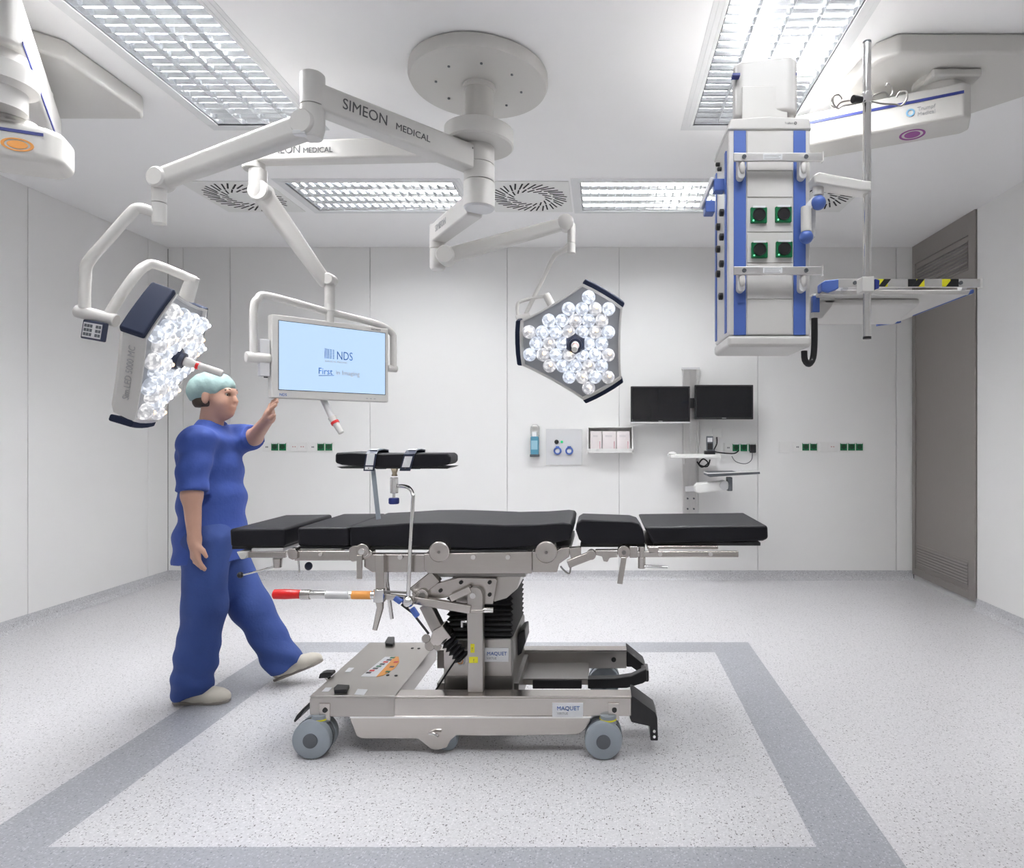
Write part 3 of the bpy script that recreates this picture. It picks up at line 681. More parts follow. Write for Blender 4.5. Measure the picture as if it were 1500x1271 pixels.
# infusion pole on its swivel bracket
dP = 2.005
M_wire = mat('wire_steel', (.42, .40, .38), .3, 1)
ip = thing('infusion_pole', 'tall steel infusion pole with four wire hooks beside the supply column', 'infusion pole', tuple(W(1270, 496, dP)))
obj('pole', MB().cyl(W(1270, 494, dP), W(1270, 62, dP), .0125, n=24), M_chrome, ip)
obj('pole_cap', MB().cyl(W(1270, 496.5, dP), W(1270, 493, dP), .0128), M_blackp, ip)
obj('pole_cap', MB().cyl(W(1270, 64, dP), W(1270, 61, dP), .0128), M_dgrey, ip)
col_ = obj('hook_collar', MB().cyl(W(1270, 152, dP), W(1270, 136, dP), .016), M_chrome, ip, bevel=.002)
for (dx, dy, rise, lp) in ((-1, -.25, -.03, 1), (1, .55, .045, -1), (-.62, .7, .025, 1), (.62, -.6, -.045, -1)):
    b = W(1270, 146, dP); d_ = Vector((dx, dy, 0)).normalized(); up = Vector((0, 0, 1)); L_ = .085
    e = b+d_*L_+up*rise
    pts = [b, b+d_*L_*.5+up*rise*.6, e, e+d_*.018-up*.010, e+d_*.034+up*.004, e+d_*.032+up*.026, e+d_*.014+up*.032, e+d_*.004+up*.020]
    obj('wire_hook', MB().tube(pts, .0026, 8, 4), M_wire, col_)
obj('clamp_knob', MB().cyl(W(1262, 146, 1.99), W(1249, 145, 1.98), .010, .012), M_blackp, ip, bevel=.002)
ja = W(1199, 270, 2.10)
obj('swivel_arm', MB().prism([W(1192, 256, 1.975), W(1200, 251, 1.975), W(1268, 264, 1.975), W(1277, 264, 1.975), W(1277, 279, 1.975), W(1262, 279, 1.975), W(1194, 268, 1.975)], (0, .06, 0)), M_white, ip, bevel=.006, seg=3)
obj('swivel_joint', MB().cyl(W(1199, 266, 2.005), W(1199, 287, 2.005), .0165), M_white, ip, bevel=.002)
obj('blue_knob', MB().sphere(W(1199, 297, 2.0), .0225, 20, 14), M_blue, ip)
obj('swivel_link', MB().beam(W(1199, 287, 2.015), W(1181, 308, 2.02), .035, .022), M_pale, ip, bevel=.004)
obj('swivel_joint', MB().cyl(W(1181, 303, 2.015), W(1181, 340, 2.015), .0165), M_white, ip, bevel=.002)
obj('blue_knob', MB().sphere(W(1181, 347, 2.015), .0215, 20, 14), M_blue, ip)
obj('mount_plate', MB().box(.650, .676, cD0-.022, cD0+.03, zz(350), zz(298)), M_pale, ip, bevel=.003)

# instrument shelf on the column
sh = thing('equipment_shelf', 'white tray shelf with striped front rail and blue corner guards', 'shelf', (.945, 2.3, 1.78))
zs = 1.788
obj('tray', MB().box(.705, 1.186, 2.06, 2.56, zs-.006, zs+.008), M_white, sh, bevel=.003)
obj('tray_rim', MB().prism([(.705, 2.055, zs-.008), (1.186, 2.055, zs-.008), (1.186, 2.055, zs+.006), (.705, 2.055, zs+.006)], (0, .012, 0)), M_white, sh, bevel=.002)
obj('under_panel', MB().prism([(.73, 2.12, zs-.006), (1.05, 2.12, zs-.006), (1.14, 2.50, zs-.006), (.73, 2.50, zs-.006)], (0, 0, -.022)), M_white, sh, bevel=.008)
rl = obj('front_rail', MB().box(.748, 1.196, 2.030, 2.040, zs+.010, zs+.036), M_rail, sh, bevel=.001)
xw = lambda px: (px-VX)*2.03/F
for a, b, m, sl in ((1285, 1300, M_yellow, 0), (1330, 1342, M_blackp, 0), (1342, 1354, M_yellow, 1), (1380, 1392, M_yellow, 0), (1392, 1404, M_blackp, 1)):
    obj('warning_stripe', MB().box(xw(a), xw(b), 2.0285, 2.031, zs+.011, zs+.035), m, rl)
for a, m in ((1287, M_blackp), (1336, M_blackp), (1386, M_blackp)):
    obj('warning_stripe', MB().prism([(xw(a-1), 2.0275, zs+.011), (xw(a+9), 2.0275, zs+.011), (xw(a+18), 2.0275, zs+.035), (xw(a+8), 2.0275, zs+.035)], (0, .002, 0)), m, rl)
for a in (1252, 1407): obj('rail_screw', MB().cyl((xw(a), 2.03, zs+.023), (xw(a), 2.026, zs+.023), .006, n=14), M_dgrey, rl)
obj('rail_end', MB().box(1.196, 1.202, 2.026, 2.044, zs+.006, zs+.040), M_white, rl)
for a in (1240, 1415): obj('rail_mount', MB().box(xw(a)-.008, xw(a)+.008, 2.038, 2.065, zs+.004, zs+.03), M_pale, sh)
obj('corner_guard', MB().prism([(.700, 2.05, zs+.002), (.700, 2.05, zs+.028), (.712, 2.045, zs+.035), (.750, 2.03, zs+.036), (.750, 2.03, zs+.006), (.722, 2.04, zs-.004)], (0, .04, 0)), M_blue, sh, bevel=.004)
obj('corner_guard', MB().prism([(1.172, 2.05, zs-.010), (1.190, 2.05, zs-.004), (1.190, 2.05, zs+.008), (1.180, 2.05, zs+.008)], (0, .38, 0)), M_blue, sh, bevel=.004)
obj('corner_guard', MB().prism([(1.10, 2.555, zs-.022), (1.19, 2.555, zs-.010), (1.19, 2.555, zs+.01), (1.10, 2.555, zs+.008)], (0, .02, 0)), M_blue, sh)
obj('bracket', MB().prism([W(1190, 430, 2.12), W(1203, 430, 2.12), W(1222, 424, 2.12), W(1226, 440, 2.12), W(1214, 455, 2.12), W(1205, 466, 2.12), W(1190, 468, 2.12)], (0, .10, 0)), M_white, sh, bevel=.005)
obj('bracket_pad', MB().prism([W(1190.5, 433, 2.115), W(1201, 433, 2.115), W(1201, 457, 2.115), W(1190.5, 457, 2.115)], (0, .02, 0)), M_blue, sh, bevel=.002)
obj('pole_clamp', MB().prism([W(1263, 405, 1.982), W(1281, 404, 1.982), W(1281, 427, 1.982), W(1263, 427, 1.982)], (0, .046, 0)), M_white, ip, bevel=.003)
obj('clamp_lever', MB().prism([W(1282, 408, 1.99), W(1289, 410, 1.99), W(1288, 422, 1.99), W(1282, 424, 1.99)], (0, .015, 0)), M_dblue, ip, bevel=.002)

# left pendant (mostly outside the frame)
pL = thing('ceiling_pendant', 'cream ceiling pendant arm with orange ring mark, upper left corner', 'pendant arm', (-2.74, 3.0, ZC), 'ceiling pendants')
pl = [(-3.35, 2.85), (-3.27, 2.75), (-2.42, 2.72), (-2.34, 2.80), (-2.335, 3.26), (-2.38, 3.33), (-3.1, 3.33), (-3.35, 3.1)]
obj('ceiling_plate', MB().prism([(x, y, ZC) for x, y in pl], (0, 0, ZP-ZC)), M_cream, pL, bevel=.015, seg=3)
obj('bearing', MB().cyl((-2.72, 3.02, ZP), (-2.72, 3.02, 2.89), .105, n=36), M_cream, pL)
u0, u1 = Vector((-2.78, 3.16)), Vector((-2.135, 2.215))
au = obj('arm', MB().prism(box_end(u0, u1, .19, 2.71, .03), (0, 0, .185)), M_cream, pL, bevel=.015, seg=3)
tU = (u1-u0).normalized(); nU = Vector((-tU.y, tU.x)); nU = nU if nU.x > 0 else -nU
a_ = u0+tU*.03+nU*.0955; b_ = u1-tU*.03+nU*.0955
obj('blue_line', MB().prism([(a_.x, a_.y, 2.725), (b_.x, b_.y, 2.725), (b_.x, b_.y, 2.737), (a_.x, a_.y, 2.737)], (nU.x*.003, nU.y*.003, 0)), M_dblue, au)
jx, jy = -2.195, 2.33
obj('bearing', MB().lathe([(.085, 0), (.085, .035), (.118, .05), (.118, .115), (.085, .13), (.085, .20)], (jx, jy, 2.71), (0, 0, -1), 40), M_white, pL)
v0, v1 = Vector((-2.07, 2.50)), Vector((-3.13, 2.03))
ab = obj('arm', MB().prism(box_end(v0, v1, .22, 2.345, .05), (0, 0, .135)), M_cream, pL, bevel=.03, seg=4)
obj('arm_cover', MB().prism(box_end(v0-(v0-v1).normalized()*.09, v1, .19, 2.47, .06), (0, 0, .045)), M_cream, ab, bevel=.03, seg=4)
tV = (v0-v1).normalized(); nV = Vector((tV.y, -tV.x)); nV = nV if nV.y < 0 else -nV
a_ = v1+tV*.05+nV*.1105; b_ = v0-tV*.05+nV*.1105
obj('blue_line', MB().prism([(a_.x, a_.y, 2.436), (b_.x, b_.y, 2.436), (b_.x, b_.y, 2.447), (a_.x, a_.y, 2.447)], (nV.x*.003, nV.y*.003, 0)), M_dblue, ab)
pm = v0-tV*.125+nV*.1112
ring_mark((pm.x, pm.y, 2.392), (tV.x, tV.y, 0), (0, 0, 1), .024, .019, M_orange, ab, rx=2.0); disc_mark((pm.x, pm.y, 2.392), (tV.x, tV.y, 0), (0, 0, 1), .0145, M_orange, ab, rx=2.1)
# ------------------------------------------------------------------ things on the back wall
def wb(x0, x1, y0, y1, p1, p0=0.0, mb=None):          # box on the back wall: pixels of the wall plane, proud p1, starting p0 off the wall
    a = W(x0, y0, YB); b = W(x1, y1, YB)
    return (mb or MB()).box(a.x, b.x, YB-p1, YB-p0, b.z, a.z)
PXM = YB/F
def strip(label, mods, y0=648.5, y1=660.0):           # mods: (px0, px1, kind)
    x0 = mods[0][0]-1.3; x1 = mods[-1][1]+1.3
    c = W((x0+x1)/2, y1, YB)
    t = thing('wall_socket_strip', label, 'wall socket', (c.x, YB-.005, c.z), 'socket strips on the back wall')
    obj('frame', wb(x0, x1, y0-1.3, y1+1.6, .008), M_pure, t, bevel=.002)
    for a, b, k in mods:
        if k == 'g':
            s_ = obj('power_socket', wb(a+.3, b-.3, y0+.3, y1-.3, .013, .006), M_green, t, bevel=.001)
            p = W((a+b)/2, (y0+y1)/2, YB)
            obj('socket_well', MB().lathe([(.023, 0), (.023, .002), (.020, .002), (.019, .0008), (0, .0008)], (p.x, YB-.013, p.z), (0, -1, 0), 20), mat('socket_hole', (.003, .055, .02), .5), s_)
            obj('label_strip', wb(a+1, b-1, y0+.2, y0+1.4, .0145, .012), M_label, s_)
        else:
            s_ = obj('data_module', wb(a+.3, b-.3, y0+.3, y1-.3, .012, .006), M_pure, t, bevel=.001)
            if k == 'd':
                m_ = (a+b)/2
                for q in (-1.6, .5): obj('data_port', wb(m_+q, m_+q+1.3, y0+5, y0+7, .0135, .011), M_dgrey, s_)
            if k == 'r':
                m_ = (a+b)/2
                for q in (-2.2, 1.0): obj('data_port', wb(m_+q, m_+q+1.5, y0+5, y0+6.2, .0135, .011), mat('pink_port', (.55, .22, .22), .5), s_)
    return t
strip('socket strip with two green outlets just right of the walking person', [(386.5, 397, 'd'), (398, 408.5, 'g'), (409.5, 420, 'g')])
strip('plain white data outlet strip below the blue-screen monitor', [(426, 437, 'r'), (438, 449, 'r')])
strip('socket strip with two green outlets near the raised arm rest', [(453.5, 464.5, 'd'), (465.5, 476, 'g'), (477, 487.5, 'g')])
strip('socket strip with two green outlets and black plug beside the telephone', [(1061, 1072, 'd'), (1072.5, 1083, 'g'), (1084, 1094.5, 'g'), (1096, 1106.5, 'g')], 649.5, 661)
strip('single blank white switch right of the keyboard tray', [(1142, 1156, 'w')], 647.5, 661)
strip('socket strip with one data port and two green outlets on the right', [(1162, 1173.5, 'd'), (1174.5, 1185, 'g'), (1186, 1196.5, 'g')])
strip('wide white data outlet strip between the green outlets on the right', [(1201, 1212, 'w'), (1213, 1224.5, 'r')])
strip('socket strip of three green outlets nearest the steel door', [(1230, 1240.5, 'g'), (1241.5, 1252, 'g'), (1253, 1263.5, 'g')])

t = thing('soap_dispenser', 'wall dispenser with blue bottle and steel lever', 'dispenser', tuple(W(783.5, 668, YB)))
obj('back_plate', wb(777, 790.5, 624, 667.5, .012), M_rail, t, bevel=.002)
obj('bottle', wb(778.2, 790, 639, 666, .075, .012), mat('blue_liquid', (.10, .30, .42), .2), t, bevel=.012, seg=3)
obj('bottle_label', wb(779.5, 788.5, 645, 658, .0765, .07), mat('pale_blue_label', (.30, .52, .62), .5), t)
obj('pump', wb(780.5, 787.5, 632, 640, .065, .02), M_label, t, bevel=.006)
obj('lever', MB().tube([W(778, 639, YB-.05), W(778, 626, YB-.09), W(780, 622, YB-.12), W(787, 622, YB-.12), W(789.5, 626, YB-.09), W(789.5, 639, YB-.05)], .004, 8), M_chrome, t)
obj('drip_tray', wb(777.5, 790.5, 665, 668.5, .08, .0), M_dgrey, t, bevel=.002)

t = thing('socket_panel', 'grey square wall panel with two round blue sockets', 'wall panel', tuple(W(826, 680, YB)))
obj('plate', wb(800, 852.5, 628, 680.5, .012), M_pale, t, bevel=.002)
obj('frame', wb(798.7, 853.8, 626.8, 681.7, .006), M_pure, t)
for px in (817, 834):
    p = W(px, 660, YB)
    b = obj('round_socket', MB().lathe([(.036, 0), (.036, .022), (.030, .026), (.024, .026), (.022, .012), (0, .012)], (p.x, YB-.012, p.z), (0, -1, 0), 28), M_blue, t)
    obj('socket_face', MB().cyl((p.x, YB-.02, p.z), (p.x, YB-.027, p.z), .021, n=20), M_label, b)
    obj('cap', MB().box(p.x-.016, p.x+.016, YB-.04, YB-.012, p.z+.03, p.z+.042), M_blue, b)
p = W(815.5, 647, YB); obj('key_switch', MB().lathe([(.020, 0), (.020, .01), (.012, .014)], (p.x, YB-.012, p.z), (0, -1, 0), 20), M_blackp, t)
p = W(823, 647, YB); obj('green_light', MB().sphere((p.x, YB-.014, p.z), .012, 14, 8), mat('green_lens', (.02, .42, .16), .3, emit=(.05, .8, .3), estr=.3), t)
for a, b in ((803, 631), (849.5, 631), (803, 677.5), (849.5, 677.5), (811, 672), (841, 672), (826, 632)):
    q = W(a, b, YB); obj('screw', MB().cyl((q.x, YB-.011, q.z), (q.x, YB-.0145, q.z), .005, n=10), M_rail, t)

t = thing('glove_box_holder', 'pale wall rack holding three glove boxes', 'wall rack', tuple(W(893, 663, YB)))
obj('back_plate', wb(861, 927, 625, 664, .006), M_pure, t)
obj('shelf', wb(861, 927, 658, 662.5, .11, .0), M_pure, t, bevel=.002)
for a in (860.5, 925): obj('side', wb(a, a+2, 625, 663, .11, .0), M_pure, t, bevel=.002)
obj('top', wb(861, 927, 624.5, 626.5, .11, .0), M_pure, t, bevel=.002)
obj('front_lip', wb(861, 927, 656.5, 659, .112, .106), M_pure, t)
M_card = mat('pink_white_card', (.80, .745, .745), .6); M_pinkl = mat('pink_line', (.55, .16, .24), .6)
for i, a in enumerate((865, 882.5, 903)):
    bxo = obj('glove_box', wb(a, a+(16.5, 19.8, 19)[i], 631.5, 658, .10, .006), M_card, None, bevel=.002)
    tag(bxo, ('leftmost', 'middle', 'rightmost')[i]+' glove box in the wall rack', 'glove box', 'glove boxes in the wall rack')
    wd_ = (16.5, 19.8, 19)[i]
    obj('printed_line', wb(a+wd_-3.2, a+wd_-2.4, 646, 657, .1008, .099), M_pinkl, bxo)
    obj('opening', wb(a+4, a+wd_-6, 637, 640, .1008, .099), mat('pale_opening', (.66, .62, .63), .7), bxo)

# wall column with two monitors, shelf, keyboard tray
t = thing('monitor_column', 'vertical aluminium wall track carrying the two black monitors', 'wall track', tuple(W(1010, 752, YB)))
obj('track', wb(999.5, 1022.5, 540, 860-108, .05), M_rail, t, bevel=.003)
for a in (999.5, 1009, 1019): obj('track_rib', wb(a, a+2.6, 540, 752, .062, .05), M_rail, t, bevel=.001)
obj('track_cap', wb(998.5, 1023.5, 539, 542, .066, .0), M_pale, t)
obj('monitor_bracket', wb(1005, 1024, 584, 598, .13, .05), M_blackp, t, bevel=.004)
for a, b in ((1006, 729), (1015, 729), (1006, 744), (1015, 744)):
    q = W(a, b, YB); obj('bolt', MB().cyl((q.x, YB-.05, q.z), (q.x, YB-.069, q.z), .008, n=10), M_dgrey, t)
d2 = YB-.20
M_scrb = mat('dark_screen', (.006, .006, .008), .12, coat=.3)
for i, (x0, x1, y0, y1, lab) in enumerate(((924, 1011, 565.5, 618.5, 'left black wall monitor, a little larger and lower, with pale lower edge'), (1018, 1103.5, 563.5, 614, 'right black wall monitor on the aluminium track'))):
    m_ = thing('wall_monitor', lab, 'monitor', tuple(W((x0+x1)/2, y1, d2)), 'black monitors on the wall track')
    obj('casing', MB().pbox(x0, x1, y0, y1, d2, d2+.045), M_blackp, m_, bevel=.004)
    obj('screen', MB().pbox(x0+2.2, x1-2.2, y0+2.2, y1-3.2, d2-.002, d2+.002), M_scrb, m_)
    if i == 0: obj('lower_edge', MB().pbox(x0, x1, y1-.8, y1+1.2, d2-.001, d2+.045), M_pale, m_)
    obj('mount', MB().pbox((x0+x1)/2-9, (x0+x1)/2+9, y0+16, y0+36, d2+.045, d2+.10), M_blackp, m_)
    obj('mount_arm', MB().beam(W((x0+x1)/2, y0+26, d2+.08), W(1013, 591, d2+.09), .03, .04), M_blackp, m_)
    obj('badge', MB().pbox((x0+x1)/2-3, (x0+x1)/2+3, y1-2.2, y1-1.3, d2-.002, d2+.001), M_inkl, m_)
t = thing('wall_shelf', 'narrow white shelf on the wall track under the black monitors', 'shelf', tuple(W(1018, 672, YB-.1)))
obj('board', MB().pbox(982, 1056, 666, 671, YB-.36, YB-.07), M_pure, t, bevel=.006)
obj('bracket', MB().pbox(1003, 1020, 670, 680, YB-.15, YB-.05), M_rail, t)
mo_ = obj('computer_mouse', MB().sphere(W(985, 664.3, YB-.30), (.036, .055, .017), 18, 10), M_pure)
tag(mo_, 'small white computer mouse at the left end of the wall shelf', 'mouse')
ph = thing('telephone', 'black cordless telephone standing in its cradle on the wall shelf', 'telephone', tuple(W(1041, 666, YB-.2)))
obj('cradle', MB().pbox(1033, 1048, 660, 665.6, YB-.24, YB-.16), M_blackp, ph, bevel=.006)
hs = obj('handset', MB().pbox(1035, 1045, 638.5, 662, YB-.215, YB-.185), M_dgrey, ph, bevel=.006)
obj('display', MB().pbox(1036.5, 1043.5, 641, 647, YB-.217, YB-.214), M_pale, hs)
obj('keypad', MB().pbox(1036.5, 1043.5, 649, 658, YB-.217, YB-.214), M_blackp, hs)
cb = obj('cable', MB().tube([W(1050, 640, YB-.02), W(1050, 650, YB-.03), W(1046, 660, YB-.05), W(1056, 663, YB-.05), W(1075, 664, YB-.04), W(1082, 660, YB-.03)], .006, 8, 4), M_black)
tag(cb, 'black telephone cable looped behind the wall shelf', 'cable')
cb = obj('cable', MB().tube([W(1072, 668, YB-.06), W(1078, 676, YB-.06), W(1092, 679, YB-.05), W(1101, 673, YB-.04), W(1102, 660, YB-.04)], .0035, 8, 4), M_dgrey)
tag(cb, 'thin cable hanging from the black plug at the wall sockets', 'cable')
cb = obj('cable', MB().tube([W(1021, 676, YB-.12), W(1028, 684, YB-.12), W(1037, 678, YB-.1), W(1030, 672, YB-.1), W(1024, 680, YB-.12), W(1036, 683, YB-.12), W(1040, 673, YB-.1)], .007, 8, 4), M_black)
tag(cb, 'bunched black cable under the white wall shelf', 'cable')
pg = obj('power_plug', wb(1097, 1106, 651, 663, .05, .014), M_blackp, None, bevel=.008)
tag(pg, 'black power plug in the end socket beside the telephone', 'plug')
db = obj('wall_box', wb(1043, 1056, 627, 641, .018), M_pure, None, bevel=.003); tag(db, 'small white wall box above the telephone', 'wall box')
t = thing('keyboard_tray', 'keyboard tray on a white swing arm below the wall shelf', 'keyboard tray', tuple(W(1045, 722, YB-.2)))
dk = YB-.45
obj('tray', MB().prism([W(1036, 693.5, dk), W(1039, 691.5, dk), W(1113, 690.5, dk), W(1113.5, 694, dk), W(1040, 698.5, dk), W(1036.5, 697, dk)], (0, .20, 0)), M_dgrey, t, bevel=.002)
obj('tray_edge', MB().prism([W(1036, 692.5, dk-.003), W(1113, 689.8, dk-.003), W(1113, 691, dk-.003), W(1036, 694, dk-.003)], (0, .20, 0)), M_pure, t)
obj('swing_arm', MB().prism([W(1018, 712, dk+.08), W(1022, 708, dk+.08), W(1058, 704.5, dk+.08), W(1064, 706, dk+.08), W(1064, 717, dk+.08), W(1024, 723, dk+.08), W(1019, 721, dk+.08)], (0, .10, 0)), M_pure, t, bevel=.012, seg=3)
p = W(1061.5, 711, dk+.07); obj('swing_joint', MB().cyl(p, p+Vector((0, .12, 0)), .042), M_pale, t, bevel=.004)
obj('tilt_block', MB().pbox(1066, 1073, 699, 719, dk+.07, dk+.15), M_dgrey, t, bevel=.004)
obj('wall_link', MB().beam(W(1007, 716, YB-.06), W(1024, 715, dk+.13), .05, .05), M_pale, t, bevel=.005)
# ------------------------------------------------------------------ operating table
T = thing('operating_table', 'black padded operating table on a wheeled stainless steel base', 'operating table', (-.56, 2.97, 0))
PF, PB = 2.71, 3.19                                   # front and back of the pads
RF = 2.685                                            # front of the side rails
def pad(name, poly, d0, d1, z_back=0.0, bev=.012):
    # poly: front outline in pixels at d0; extruded back
    m = MB().pp(poly, d0, d1); return obj(name, m, M_pad, T, bevel=bev, seg=4)
pad('leg_pad', [(335.5, 774.5), (417, 773.5), (417, 801), (337, 801)], PF, PB)
pad('seat_pad', [(435, 772.5), (510, 772), (511, 800), (436, 800.5)], PF, PB)
# back pad: contoured, higher in the middle
top = [(511.5, 771), (545, 769.5), (570, 768), (600, 766), (640, 765.5), (690, 767), (740, 769), (790, 768), (825, 765.5), (836, 767)]
bot = [(838, 772), (836, 790), (820, 794), (790, 799), (750, 803), (700, 805), (650, 803), (600, 800.5), (512, 800)]
pad('back_pad', top+bot, PF, PB, bev=.008)
pad('back_pad', [(566, 768.5), (600, 766.5), (640, 766), (690, 767), (740, 768.5), (790, 767.5), (825, 764.5), (833, 766), (833, 775), (566, 775)], PF+.04, PB, bev=.008)
for a, b in ((PF, 2.935), (2.965, PB)):
    pad('leg_pad', [(845, 765), (852, 761), (880, 762), (925, 763.5), (936, 767), (942, 776), (946, 795), (942, 797.5), (856, 797.5), (848, 790), (843, 776)], a, b, bev=.008)
pad('head_pad', [(943, 771.5), (1125, 769.5), (1126, 789), (1118, 792.5), (957, 797.5)], PF, PB-.03)
for x0, x1, y in ((340, 415, 802), (437, 835, 803), (850, 945, 799), (958, 1114, 797)):
    obj('pad_board', MB().pp([(x0, y-2.5), (x1, y-2.5), (x1, y+2), (x0, y+2)], PF+.012, PB-.01), M_blackp, T)

rails = []
def st(name, poly, d0, d1, m=M_steel, bev=.003, parent=T, label=None): return obj(name, MB().pp(poly, d0, d1), m, parent, bevel=bev, label=label)
def rect(x0, x1, y0, y1): return [(x0, y0), (x1, y0), (x1, y1), (x0, y1)]
for d in (RF, PB-.005):                               # a rail on each long side
    e = d+.02
    st('side_rail', rect(363, 418, 808, 817), d, e)
    st('side_rail', rect(431, 515, 807, 821), d, e)
    st('side_rail', rect(930, 1082, 807.5, 816), d, e)
obj('rail_bolt', MB().cyl(W(967, 811.5, RF), W(967, 811.5, RF-.008), .009), M_chrome, T)
obj('rail_bolt', MB().cyl(W(1041, 811.5, RF), W(1041, 811.5, RF-.008), .009), M_chrome, T)
obj('rail_bolt', MB().cyl(W(469, 812, RF), W(469, 812, RF-.008), .007), M_chrome, T)
st('frame', rect(432, 500, 803.5, 808), PF, PB, M_dsteel)
st('frame', [(346, 808), (362, 808), (362, 812), (357, 819), (352, 819)], PF-.01, PB, M_cream)
st('frame', rect(368, 415, 803, 807.5), PF, PB, M_pale)
st('joint_block', [(420, 807), (424, 803.5), (432, 803.5), (435, 808), (435, 818), (428, 820), (422, 817)], RF-.012, RF+.03)
st('joint_block', [(511, 803), (517, 799.5), (533, 798.5), (545, 808), (545, 813), (533, 820), (516, 823), (511, 820)], RF-.006, RF+.04)
p = W(530, 807, RF-.012); obj('hinge', MB().lathe([(.030, 0), (.030, .04)], p, (0, 1, 0), 28), M_steel, T, bevel=.003)
obj('hinge_screw', MB().cyl(W(529, 808, RF-.012), W(529, 808, RF-.020), .012), M_chrome, T)
st('clamp_lever', rect(522, 530, 813, 848), RF-.022, RF-.012, bev=.002)
# main beam
st('main_beam', [(533, 812), (624, 812), (624, 838), (545, 838), (533, 830)], RF, RF+.05)
st('main_beam', [(621, 811), (779, 808), (779, 840), (627, 840), (621, 834)], RF-.006, PB-.01)
st('main_beam', [(780, 808), (813, 808), (822, 803), (834, 801), (834, 815), (819, 826), (816, 838), (780, 838)], RF-.004, RF+.06)
st('beam_strip', rect(640, 772, 806, 810), RF+.012, PB-.02, M_blackp)
for px, py, r in ((642.7, 808.5, 15), (800, 809, 16)):
    p = W(px, py, RF-.022); obj('hinge', MB().lathe([(.9*r*RF/F, 0), (r*RF/F, .004), (r*RF/F, .06)], p, (0, 1, 0), 36), M_steel, T)
    obj('hinge_screw', MB().cyl(p, p-Vector((0, .003, 0)), .006, n=12), M_dsteel, T)
for px in (586, 693, 744): obj('beam_bolt', MB().cyl(W(px, 816, RF-.005), W(px, 816, RF-.014), .010, n=16), M_chrome, T)
st('stop_block', rect(784, 836, 803, 808), RF+.03, PB-.03, M_dsteel)
# leg section hardware on the right
st('leg_bracket', [(833, 803), (851, 801.5), (851, 816), (836, 818)], RF-.002, RF+.04)
obj('leg_link', MB().beam(W(832, 826, RF), W(868, 812, RF), .024, .034), M_steel, T, bevel=.004)
p = W(866, 813, RF-.014); obj('hinge', MB().cyl(p, p+Vector((0, .04, 0)), .020), M_steel, T, bevel=.002)
st('leg_bracket', [(872, 806), (905, 806), (905, 816), (893, 817), (890, 823), (884, 822), (882, 815), (872, 813)], RF, RF+.04)
p = W(914, 809, RF-.014); obj('hinge', MB().cyl(p, p+Vector((0, .05, 0)), .027), M_steel, T, bevel=.002); obj('hinge_screw', MB().cyl(p, p-Vector((0, .004, 0)), .009), M_dsteel, T)
obj('clamp_lever', MB().beam(W(914, 816, RF-.022), W(908, 855, RF-.022), .008, .023, up=(1, 0, 0)), M_steel, T, bevel=.002)
st('leg_bracket', rect(922, 934, 800, 817), RF-.004, RF+.045, M_steel)
p = W(940, 808, RF); obj('post_socket', MB().cyl(W(940, 800, RF+.01), W(940, 820, RF+.01), .014), M_steel, T, bevel=.002)
obj('post_socket', MB().cyl(W(940, 816, RF+.01), W(940, 832, RF+.01), .016), M_steel, T, bevel=.002)
obj('crank', MB().tube([W(940, 830, RF+.01), W(946, 829, RF), W(978, 830.5, RF-.01)], .006, 10), M_chrome, T)
st('head_frame', rect(948, 1052, 799.5, 804.5), RF+.01, PB-.05)
st('head_frame', [(950, 801), (965, 801), (965, 809), (950, 811)], RF, RF+.04)
obj('release_wire', MB().tube([W(821, 829, RF), W(826, 835, RF), W(834, 840, RF), W(836, 830, RF)], .004, 8, 3), M_dsteel, T)
# small hardware under the left end
obj('knob_stem', MB().cyl(W(407, 817, 2.74), W(407, 831, 2.74), .020, .016), M_steel, T, bevel=.002)
obj('release_rod', MB().tube([W(404, 829, 2.74), W(380, 836, 2.72), W(355, 842, 2.70)], .0042, 8), M_chrome, T)
obj('rod_tip', MB().sphere(W(352, 842, 2.70), .013, 14, 10), M_blackp, T)
obj('blue_knob', MB().sphere(W(452, 829, 2.73), (.016, .016, .018), 14, 10), M_navy, T)
obj('knob_stem', MB().cyl(W(437, 820, 2.72), W(438.5, 838, 2.72), .004), M_chrome, T)

# clamp post with the red handled bar
st('clamp_post', [(549, 812), (562, 812), (562, 866), (550, 866)], 2.655, 2.685, M_steel)
obj('clamp_collar', MB().cyl(W(556, 862, 2.655), W(556, 881, 2.655), .024, n=24), M_chrome, T, bevel=.003)
obj('clamp_spike', MB().tube([W(556, 878, 2.655), W(557, 890, 2.655), W(549, 922, 2.655)], [.018, .010], 12), M_steel, T)
obj('stand_rod', MB().tube([W(566, 815, 2.72), W(566, 850, 2.72), W(574, 906, 2.72)], [.012, .008], 12), M_chrome, T)
st('rod_clamp', rect(562, 573, 812, 836), 2.69, 2.73, M_steel, bev=.002)
hb = obj('lever_bar', MB().cyl(W(442, 870.5, 2.66), W(552, 871.5, 2.66), .0165, n=24), M_chrome, T)
obj('red_grip', MB().lathe([(.012, 0), (.020, .006), (.021, .05), (.018, .115), (.0165, .118)], W(400, 870, 2.66), (1, 0, 0), 24), M_red, hb)
obj('grip_collar', MB().cyl(W(441, 870.5, 2.66), W(455, 870.5, 2.66), .0205), M_steel, hb, bevel=.002)
obj('orange_label', MB().cyl(W(516, 871.2, 2.66), W(544, 871.4, 2.66), .0169), M_orange, hb)
obj('grey_label', MB().cyl(W(478, 870.8, 2.66), W(512, 871.2, 2.66), .0168), M_pale, hb)
obj('lever_bar', MB().beam(W(562, 873, 2.67), W(604, 877, 2.68), .018, .026, .018, .020), M_steel, T, bevel=.004)
obj('guide_rod', MB().cyl(W(562, 866, 2.68), W(600, 868, 2.70), .005, n=12), M_dsteel, T)
